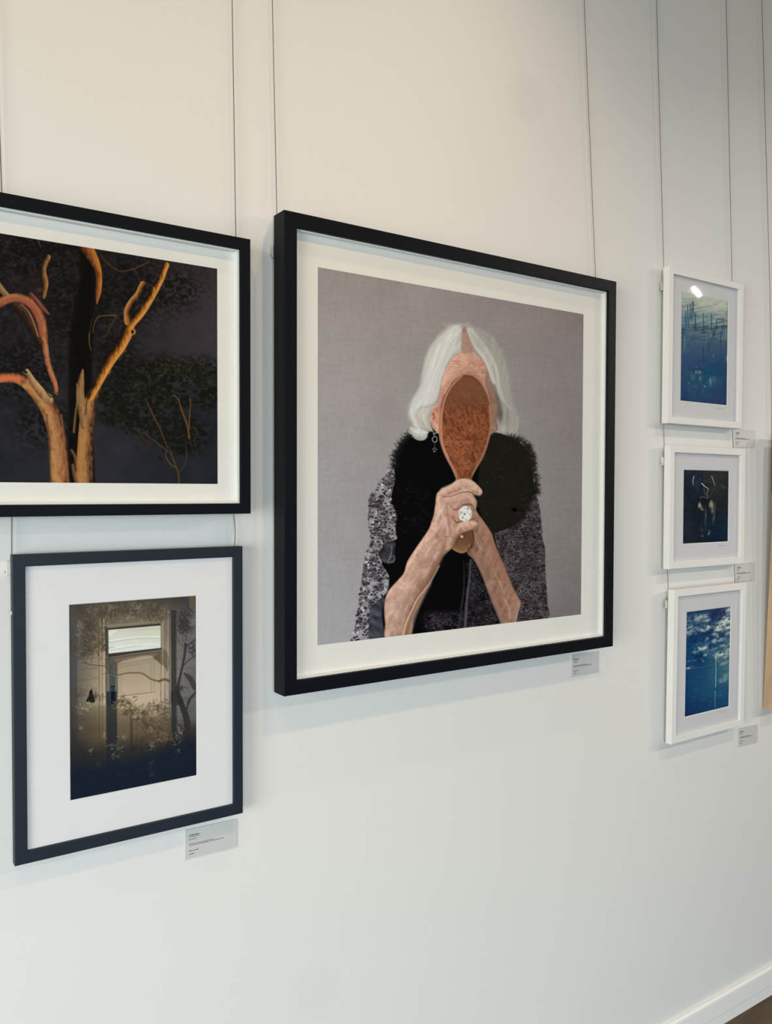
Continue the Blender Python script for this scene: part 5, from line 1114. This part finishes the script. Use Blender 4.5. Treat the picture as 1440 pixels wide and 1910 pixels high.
def paint_figure():
    c = Canvas(1270, 870, 1366, 1020, 4.0)
    S = lambda pts: zq(1200, 800, 6.0, pts)
    mesh_field(c, [[(34, 40, 50), (34, 42, 52), (46, 46, 46), (40, 42, 44)], [(30, 36, 46), (30, 36, 46), (44, 44, 44), (36, 38, 40)], [(32, 38, 46), (26, 30, 38), (32, 34, 38), (34, 38, 44)], [(34, 40, 48), (28, 34, 42), (22, 36, 50), (26, 40, 54)], [(32, 36, 44), (28, 34, 42), (20, 34, 48), (26, 38, 52)]])
    n2, n6 = c.noise(1.6, 1.6, 3, 1), c.noise(5, 5, 3, 2)
    c.im += ((n6 - 0.5) * 0.05)[..., None]
    for (x, y, rx, ry, col, a, g) in ((600, 600, 10, 12, (48, 58, 72), 0.5, 0), (690, 640, 12, 12, (20, 28, 32), 0.8, 0), (700, 560, 9, 7, (40, 46, 52), 0.6, 0), (900, 650, 8, 6, (70, 70, 70), 0.5, 0.5), (890, 530, 6, 3, (62, 66, 68), 0.4, 0), (640, 860, 5.5, 8, (170, 158, 118), 0.85, -0.3), (665, 900, 4.5, 5, (150, 142, 110), 0.7, -0.4), (770, 850, 6.5, 13, (164, 158, 122), 0.85, -0.15), (780, 920, 4.5, 8, (138, 134, 106), 0.7, 0), (705, 960, 1.8, 20, (128, 134, 128), 0.6, 0), (790, 1000, 2.6, 18, (92, 100, 104), 0.55, 0.12), (700, 1060, 3.0, 14, (60, 70, 80), 0.5, 0), (740, 1170, 3.0, 5, (134, 146, 152), 0.8, 0.4), (668, 1200, 2.8, 4.5, (96, 108, 118), 0.8, -0.3), (750, 1140, 4, 2.4, (90, 104, 112), 0.6, 0.3), (655, 1120, 2.2, 9, (66, 78, 86), 0.55, -0.3), (700, 810, 8, 5, (18, 22, 26), 0.9, 0), (740, 800, 4, 5, (20, 24, 28), 0.8, 0), (560, 750, 5, 3, (60, 66, 74), 0.35, 0)):
        c.blob(*S([(x, y)])[0], rx, ry, col, a, 0, g)
    for pts, w, col, a in ((((572, 530), (560, 590), (566, 630)), (1.8, 0.9), (168, 176, 174), 0.8), (((772, 530), (790, 580), (808, 635)), (1.8, 0.9), (158, 160, 150), 0.8), (((660, 610), (690, 640), (735, 670)), (1.8, 0.9), (206, 208, 198), 0.9), (((735, 670), (720, 720), (728, 770)), (1.4, 1.0), (140, 144, 136), 0.7), (((680, 650), (695, 720), (715, 740)), 0.8, (122, 128, 126), 0.7), (((640, 770), (690, 760), (725, 780)), 0.9, (130, 140, 136), 0.7), (((600, 640), (620, 700), (590, 740)), 0.8, (74, 86, 100), 0.5), (((800, 660), (770, 720), (760, 760)), 0.9, (84, 86, 86), 0.5), (((690, 580), (720, 590), (700, 600)), 0.7, (110, 118, 120), 0.6), (((620, 540), (650, 560), (640, 590)), 0.7, (84, 98, 104), 0.5), (((790, 490), (796, 530)), 0.8, (84, 86, 80), 0.5), (((870, 620), (900, 640), (930, 660)), 1.2, (90, 90, 86), 0.5), (((812, 820), (806, 940), (798, 1020)), 0.9, (150, 152, 140), 0.5), (((640, 820), (620, 880)), 1.2, (186, 172, 134), 0.7), (((770, 800), (740, 870)), 1.0, (180, 174, 140), 0.6)):
        c.line(S(pts), w, col, a, 0.9)
    rr = random.Random(6)
    for k in range(40):
        x, y = rr.gauss(690, 50), rr.gauss(620, 60)
        c.line(S([(x, y), (x + rr.uniform(-16, 16), y + rr.uniform(-16, 16))]), 0.6, rr.choice([(96, 106, 110), (66, 76, 84), (130, 136, 134)]), rr.uniform(0.2, 0.6), 0.7, 0)
    c.im[:] = np.clip(c.im + ((n2 - 0.5) * 0.03)[..., None], 0, 1)
    return c

def paint_cloud():
    c = Canvas(1272, 1124, 1368, 1344, 4.0)
    S = lambda pts: zq(1264, 1124, 8.68, pts)
    r = random.Random(60)
    mesh_field(c, [[(34, 56, 88), (38, 60, 92), (40, 52, 86), (60, 82, 104)], [(44, 78, 104), (40, 70, 100), (36, 52, 88), (70, 92, 108)], [(28, 54, 90), (28, 56, 92), (34, 58, 92), (60, 84, 104)], [(26, 60, 96), (28, 66, 102), (36, 74, 102), (70, 98, 112)], [(28, 62, 98), (26, 62, 98), (44, 84, 106), (80, 108, 114)], [(26, 58, 94), (28, 68, 102), (44, 86, 108), (64, 100, 112)], [(26, 54, 90), (28, 68, 102), (34, 76, 104), (34, 72, 102)], [(24, 48, 84), (26, 56, 92), (28, 62, 98), (34, 66, 102)], [(24, 44, 78), (24, 44, 80), (24, 46, 82), (28, 48, 84)]])
    n2, n5 = c.noise(2.0, 2.0, 3, 1), c.noise(6, 5, 4, 2, -0.25)
    wisps = c.noise(10, 3.5, 4, 3, -0.30)
    sky = np.clip((1246 - c.Y - (c.X - 1280) * 0.16) / 10, 0, 1)
    c.im = c.im * (1 - (sky * np.clip(0.5 - n5, 0, 1) * 0.9)[..., None])
    PALE = np.array((186, 194, 180), np.float32) / 255
    bright = np.zeros_like(c.X)
    for (x, y, rx, ry, a) in ((200, 270, 10, 8, 0.5), (330, 260, 14, 8, 0.9), (440, 260, 10, 8, 0.9), (200, 430, 14, 12, 0.7), (330, 430, 10, 6, 0.7), (450, 410, 13, 8, 1.2), (250, 500, 10, 5, 0.5), (160, 460, 6, 8, 0.5), (660, 420, 12, 14, 1.2), (780, 330, 14, 20, 1.3), (820, 160, 8, 12, 0.9), (730, 300, 8, 12, 0.8), (640, 490, 9, 9, 1.0), (830, 450, 8, 8, 0.8), (690, 600, 9, 4, 1.0), (590, 620, 5, 5, 0.8), (400, 720, 11, 7, 1.3), (460, 590, 5, 4, 0.6), (560, 760, 14, 4, 0.9), (690, 840, 16, 5, 1.1), (790, 780, 12, 5, 1.1), (820, 690, 8, 4, 0.8), (620, 890, 8, 5, 1.0), (480, 840, 8, 3, 0.8), (270, 940, 5, 2, 1.0), (420, 950, 5, 2, 1.1), (400, 910, 4, 1.6, 0.8), (190, 940, 8, 2, 0.5), (180, 1060, 6, 2, 0.8), (260, 1030, 5, 2, 0.8), (290, 800, 8, 4, 0.5), (760, 880, 14, 4, 0.6), (720, 980, 16, 5, 0.55), (800, 1060, 10, 4, 0.5), (780, 1170, 10, 6, 0.5), (740, 1260, 14, 5, 0.45), (740, 700, 10, 3, 0.7)):
        px, py = S([(x, y)])[0]
        q = ((c.X - px) / rx) ** 2 + ((c.Y - py + (c.X - px) * 0.2) / ry) ** 2
        bright = np.maximum(bright, a * np.exp(-q))
    tex = np.clip(0.35 + (n5 - 0.5) * 2.4 + (wisps - 0.5) * 2.2 + (n2 - 0.5) * 0.8, 0, 1.3)
    a = np.clip(bright * (0.25 + tex) - 0.08, 0, 0.92)[..., None]
    c.im = c.im * (1 - a) + a * PALE
    for k in range(130):                                   # streaks on the sea and low cloud
        x, y = r.uniform(110, 860), r.uniform(1010, 1640); l = r.uniform(20, 120)
        if y < 1120 - (x - 120) * 0.2: continue
        k2 = 1 if x > 560 else 0.6
        c.line(S([(x, y), (x + l, y - l * 0.16)]), (0.5, 0.9), r.choice([(70, 112, 124), (96, 130, 132), (22, 50, 84), (52, 94, 114)]), r.uniform(0.12, 0.4) * k2, 0.9, 0)
    for k in range(60):
        x, y = r.uniform(420, 860), r.uniform(600, 980); l = r.uniform(30, 110)
        c.line(S([(x, y), (x + l * 0.5, y - l * 0.2), (x + l, y - l * 0.26)]), (0.6, 1.0), r.choice([(22, 46, 76), (30, 60, 88), (170, 182, 172)]), r.uniform(0.2, 0.5), 0.9, 3)
    c.fill(S([(125, 1095), (350, 1060), (600, 1005), (600, 1030), (350, 1085), (125, 1120)]), (36, 62, 96), 1.2, 0.7, 0); c.line(S([(130, 1080), (350, 1050), (610, 1005)]), 1.0, (86, 110, 126), 0.6)
    for pts, w, al in ((((618, 930), (620, 1100), (618, 1360)), (0.9, 1.2), 0.75), (((612, 1430), (612, 1700)), (1.2, 0.8), 0.55), (((625, 760), (622, 930)), 0.5, 0.4)): c.line(S(pts), w, (176, 196, 180), al, 0.8, 0)
    c.line(S([(600, 1366), (622, 1366)]), 0.7, (140, 170, 170), 0.7, 0.7, 0)
    c.line(S([(155, 160), (500, 105), (860, 58)]), 2.0, (26, 34, 62), 0.9, 0.9, 0)
    c.blob(*S([(705, 345)])[0], 1.6, 3.0, (24, 46, 62), 0.8, 0, 0.6); c.blob(*S([(730, 510)])[0], 6, 5, (40, 68, 92), 0.7); c.blob(*S([(530, 460)])[0], 6, 7, (26, 52, 84), 0.7); c.blob(*S([(560, 570)])[0], 9, 6, (30, 56, 90), 0.6); c.blob(*S([(620, 280)])[0], 9, 10, (34, 46, 84), 0.6)
    for k in range(9): c.line(S([(290 + k * 24, 200 + (k % 3) * 14), (310 + k * 22, 300 + (k % 2) * 30)]), (0.6, 1.6), (176, 188, 178), 0.35, 1.2, 0)
    c.im[:] = np.clip(c.im + ((n2 - 0.5) * 0.05)[..., None], 0, 1)
    return c

# ---------------------------------------------------------------- the six printed sheets
lay_print(paint_portrait(), ((592.9, 498.2), (1088.7, 586.3), (1083.8, 1146.0), (592.3, 1203.7)), BIG, 500, 660, (1.18, 1.22, 1.40), 'portrait_print', lift=0.002)
lay_print(paint_tree(), ((-317.4, 383.1), (405.3, 501.3), (406.2, 902.7), (-310.3, 897.1)), TREE, 620, 440, (1.12, 1.18, 1.36), 'gum_tree_print', lift=0.0)
lay_print(paint_door(), ((129.5, 1128.4), (366.3, 1111.3), (367.3, 1446.3), (131.9, 1493.4)), DOOR, 300, 430, (1.08, 1.12, 1.24), 'door_print', lift=0.002, depth_off=0.0016)
lay_print(paint_sea(), ((1272.3, 544.2), (1358.7, 563.3), (1356.2, 755.9), (1270.0, 747.1)), SEA, 130, 240, (1.52, 1.56, 1.66), 'posts_in_water_print', lift=0.003, depth_off=0.0016)
lay_print(paint_figure(), ((1276.3, 876.3), (1360.0, 878.6), (1358.3, 1009.9), (1274.7, 1014.4)), FIGURE, 130, 190, (1.45, 1.5, 1.6), 'dark_print', lift=0.003, depth_off=0.0016)
lay_print(paint_cloud(), ((1280.1, 1141.7), (1362.0, 1131.2), (1359.5, 1317.3), (1277.8, 1337.1)), CLOUD, 130, 250, (1.45, 1.5, 1.6), 'clouds_print', lift=0.003, depth_off=0.0016)

# pencilled signatures under the three small prints
def signature(pic, seed):
    e, p, md, mb = pic
    rnd = random.Random(seed)
    w = p[1] - p[0]; x0 = p[1] - 0.24 * w; z0 = p[2] - 0.0105
    pts = []
    for k in range(22):
        t = k / 21
        pts.append((x0 + 0.18 * w * t, -md - 0.0003, z0 + 0.0011 * math.sin(k * 1.9 + seed) * (1 - 0.5 * t) + rnd.uniform(-0.0004, 0.0004)))
    bm = bmesh.new(); add_tube(bm, pts, 0.00022, 4)
    obj('pencil_signature', bm, M['pencil'], mb)
for k, pic in enumerate((SEA, FIGURE, CLOUD)): signature(pic, k + 1)
# the sheet in the oak frame is outside the view: plain toned paper
e, p, md, mb = OAK
obj('print', box(p[0], p[1], -md + 0.0003, -md + 0.0010, p[2], p[3]), mat('toned_paper', (0.16, 0.15, 0.14), 0.8, 0.1, 6.0), e)

# ---------------------------------------------------------------- hanging wires
WG = 'steel picture wires on the wall'
def wire(label, pts):
    bm = bmesh.new(); add_tube(bm, pts, 0.00075, 6)
    tag(obj('hanging_wire', bm, M['wire'], smooth=True), label, 'wire', WG)
WY = -0.0085
def hang(label, pts):
    """pts run downwards; the wire carries on up to the ceiling along its first stretch"""
    (xa, za), (xb, zb) = pts[0], pts[1]
    k = (CEIL - 0.004 - za) / (za - zb)
    wire(label, [(xa + (xa - xb) * k, WY, CEIL - 0.004)] + [(x, WY, zz) for x, zz in pts])
hang('thin wire at the left edge, down to the gum tree frame then the door frame', [(0.2369, 2.0896), (0.2386, 2.015), (0.2465, 1.75), (0.2493, 1.5075), (0.2488, 1.4492), (0.2488, 1.41)])
hang('thin wire above the right corner of the gum tree frame', [(0.6242, 2.435), (0.6307, 2.0142), (0.628, 1.75), (0.6256, 1.5086), (0.6285, 1.483), (0.6285, 1.465), (0.6271, 1.4476), (0.6271, 1.41)])
hang('thin wire meeting the left top corner of the big portrait frame', [(0.7045, 2.4616), (0.7137, 2.0725), (0.7150, 2.01)])
hang('thin wire meeting the top of the big portrait frame near its right corner', [(1.5387, 2.7383), (1.5878, 2.083), (1.5910, 2.03)])
hang('thin wire down the left side of the column of white frames', [(1.8097, 2.8282), (1.8511, 2.1472), (1.8545, 1.94), (1.8573, 1.7285), (1.8616, 1.6745), (1.871, 1.5), (1.8810, 1.341), (1.8854, 1.2872), (1.8870, 1.24)])
hang('thin wire down the right side of the column of white frames', [(2.1121, 2.9285), (2.1574, 2.155), (2.163, 1.94), (2.1681, 1.7309), (2.1733, 1.6773), (2.180, 1.5), (2.1860, 1.341), (2.1898, 1.2909), (2.1905, 1.24)])
hang('rightmost thin wire, holding the pale oak frame', [(2.2859, 2.9861), (2.3484, 2.1557), (2.3659, 1.8057), (2.3720, 1.55)])

# ---------------------------------------------------------------- fittings at the frames' backs
def hook(parent, x, z, m, back):
    """a small wire clamp showing past the frame's left edge"""
    w = 0.0036 if m is M['clear_plastic'] else 0.0050
    bm = box(x - w, x + w, -0.0098, -0.0030, z - 0.011, z + 0.011, 0.0012)
    o = obj('wire_clamp', bm, m, parent)
    bm = bmesh.new(); add_tube(bm, [(x - 0.0035, -0.0064, z - 0.006), (x - w - 0.0022, -0.0064, z - 0.006)], 0.0020, 8)
    obj('clamp_screw', bm, M['metal'], o, True)
for (fr, x, z, m) in ((DOOR, 0.2440, 1.427, 'clear_plastic'), (BIG, 0.7085, 1.999, 'metal'), (SEA, 1.8475, 2.094, 'metal'),
                      (FIGURE, 1.8575, 1.633, 'clear_plastic'), (CLOUD, 1.8775, 1.249, 'metal'), (OAK, 2.3675, 1.551, 'metal')):
    e = fr[0]
    hook(e, x - e.location.x, z - e.location.z, M[m], 0)
bm = box(-0.1975, -0.1940, -0.0225, -0.0185, 0.3995 - 0.0035, 0.3995 + 0.0035, 0.0008)
obj('corner_pin', bm, M['metal'], DOOR[0])

# ---------------------------------------------------------------- caption cards with their tiny print
def caption(label, x0, x1, z0, z1, skew, seed):
    e = thing('caption_card', label, 'label', (x0, 0, z0), (0, 0, 0), 'caption cards beside the frames')
    w, h = x1 - x0, z1 - z0
    bm = bmesh.new()
    v = [bm.verts.new(p) for p in ((0, 0, 0), (w, 0, skew), (w, 0, h + skew), (0, 0, h),
                                   (0, -0.0022, 0), (w, -0.0022, skew), (w, -0.0022, h + skew), (0, -0.0022, h))]
    for f in ((0, 1, 2, 3), (4, 5, 6, 7), (0, 1, 5, 4), (1, 2, 6, 5), (2, 3, 7, 6), (3, 0, 4, 7)):
        bm.faces.new([v[k] for k in f])
    obj('card', bm, M['card'], e)
    rnd = random.Random(seed)
    # rows: height from the top (fraction), length (fraction), text size (m)
    rows = ((0.20, 0.18, 0.0021, 1), (0.255, 0.20, 0.0017, 0), (0.345, 0.14, 0.0017, 0),
            (0.505, 0.48, 0.0016, 0), (0.555, 0.66, 0.0016, 0), (0.735, 0.18, 0.0019, 0), (0.845, 0.10, 0.0019, 1))
    for (t, ln, s, bold) in rows:
        bm = bmesh.new(); x = 0.075 * w; end = 0.075 * w + ln * w; zz = h * (1 - t)
        while x < end:
            n = rnd.randint(3, 8)
            for k in range(n):
                if x > end: break
                kind = rnd.random(); lw = s * rnd.uniform(0.30, 0.55)
                z_lo = zz - s * 0.5; z_hi = zz + s * (0.5 if kind < 0.3 else 0.18)
                add_box(bm, x, x + lw * (0.75 if bold else 0.55), -0.00245, -0.0021, z_lo + skew * x / w, z_hi + skew * x / w)
                x += lw * 1.05
            x += s * 0.5
        obj('text_line', bm, M['ink'], e)
caption('caption card under the slim blue-black door frame', 0.5335, 0.633, 0.8885, 0.9415, -0.001, 1)
caption('caption card under the right corner of the big portrait frame', 1.5215, 1.6185, 1.0945, 1.1485, 0.0, 2)
caption('caption card beside the gap below the topmost white frame', 2.187, 2.293, 1.682, 1.734, 0.001, 3)
caption('caption card beside the gap below the middle white frame', 2.2035, 2.301, 1.288, 1.342, 0.0, 4)
caption('caption card below the lowest white frame', 2.228, 2.3265, 0.800, 0.855, -0.003, 5)
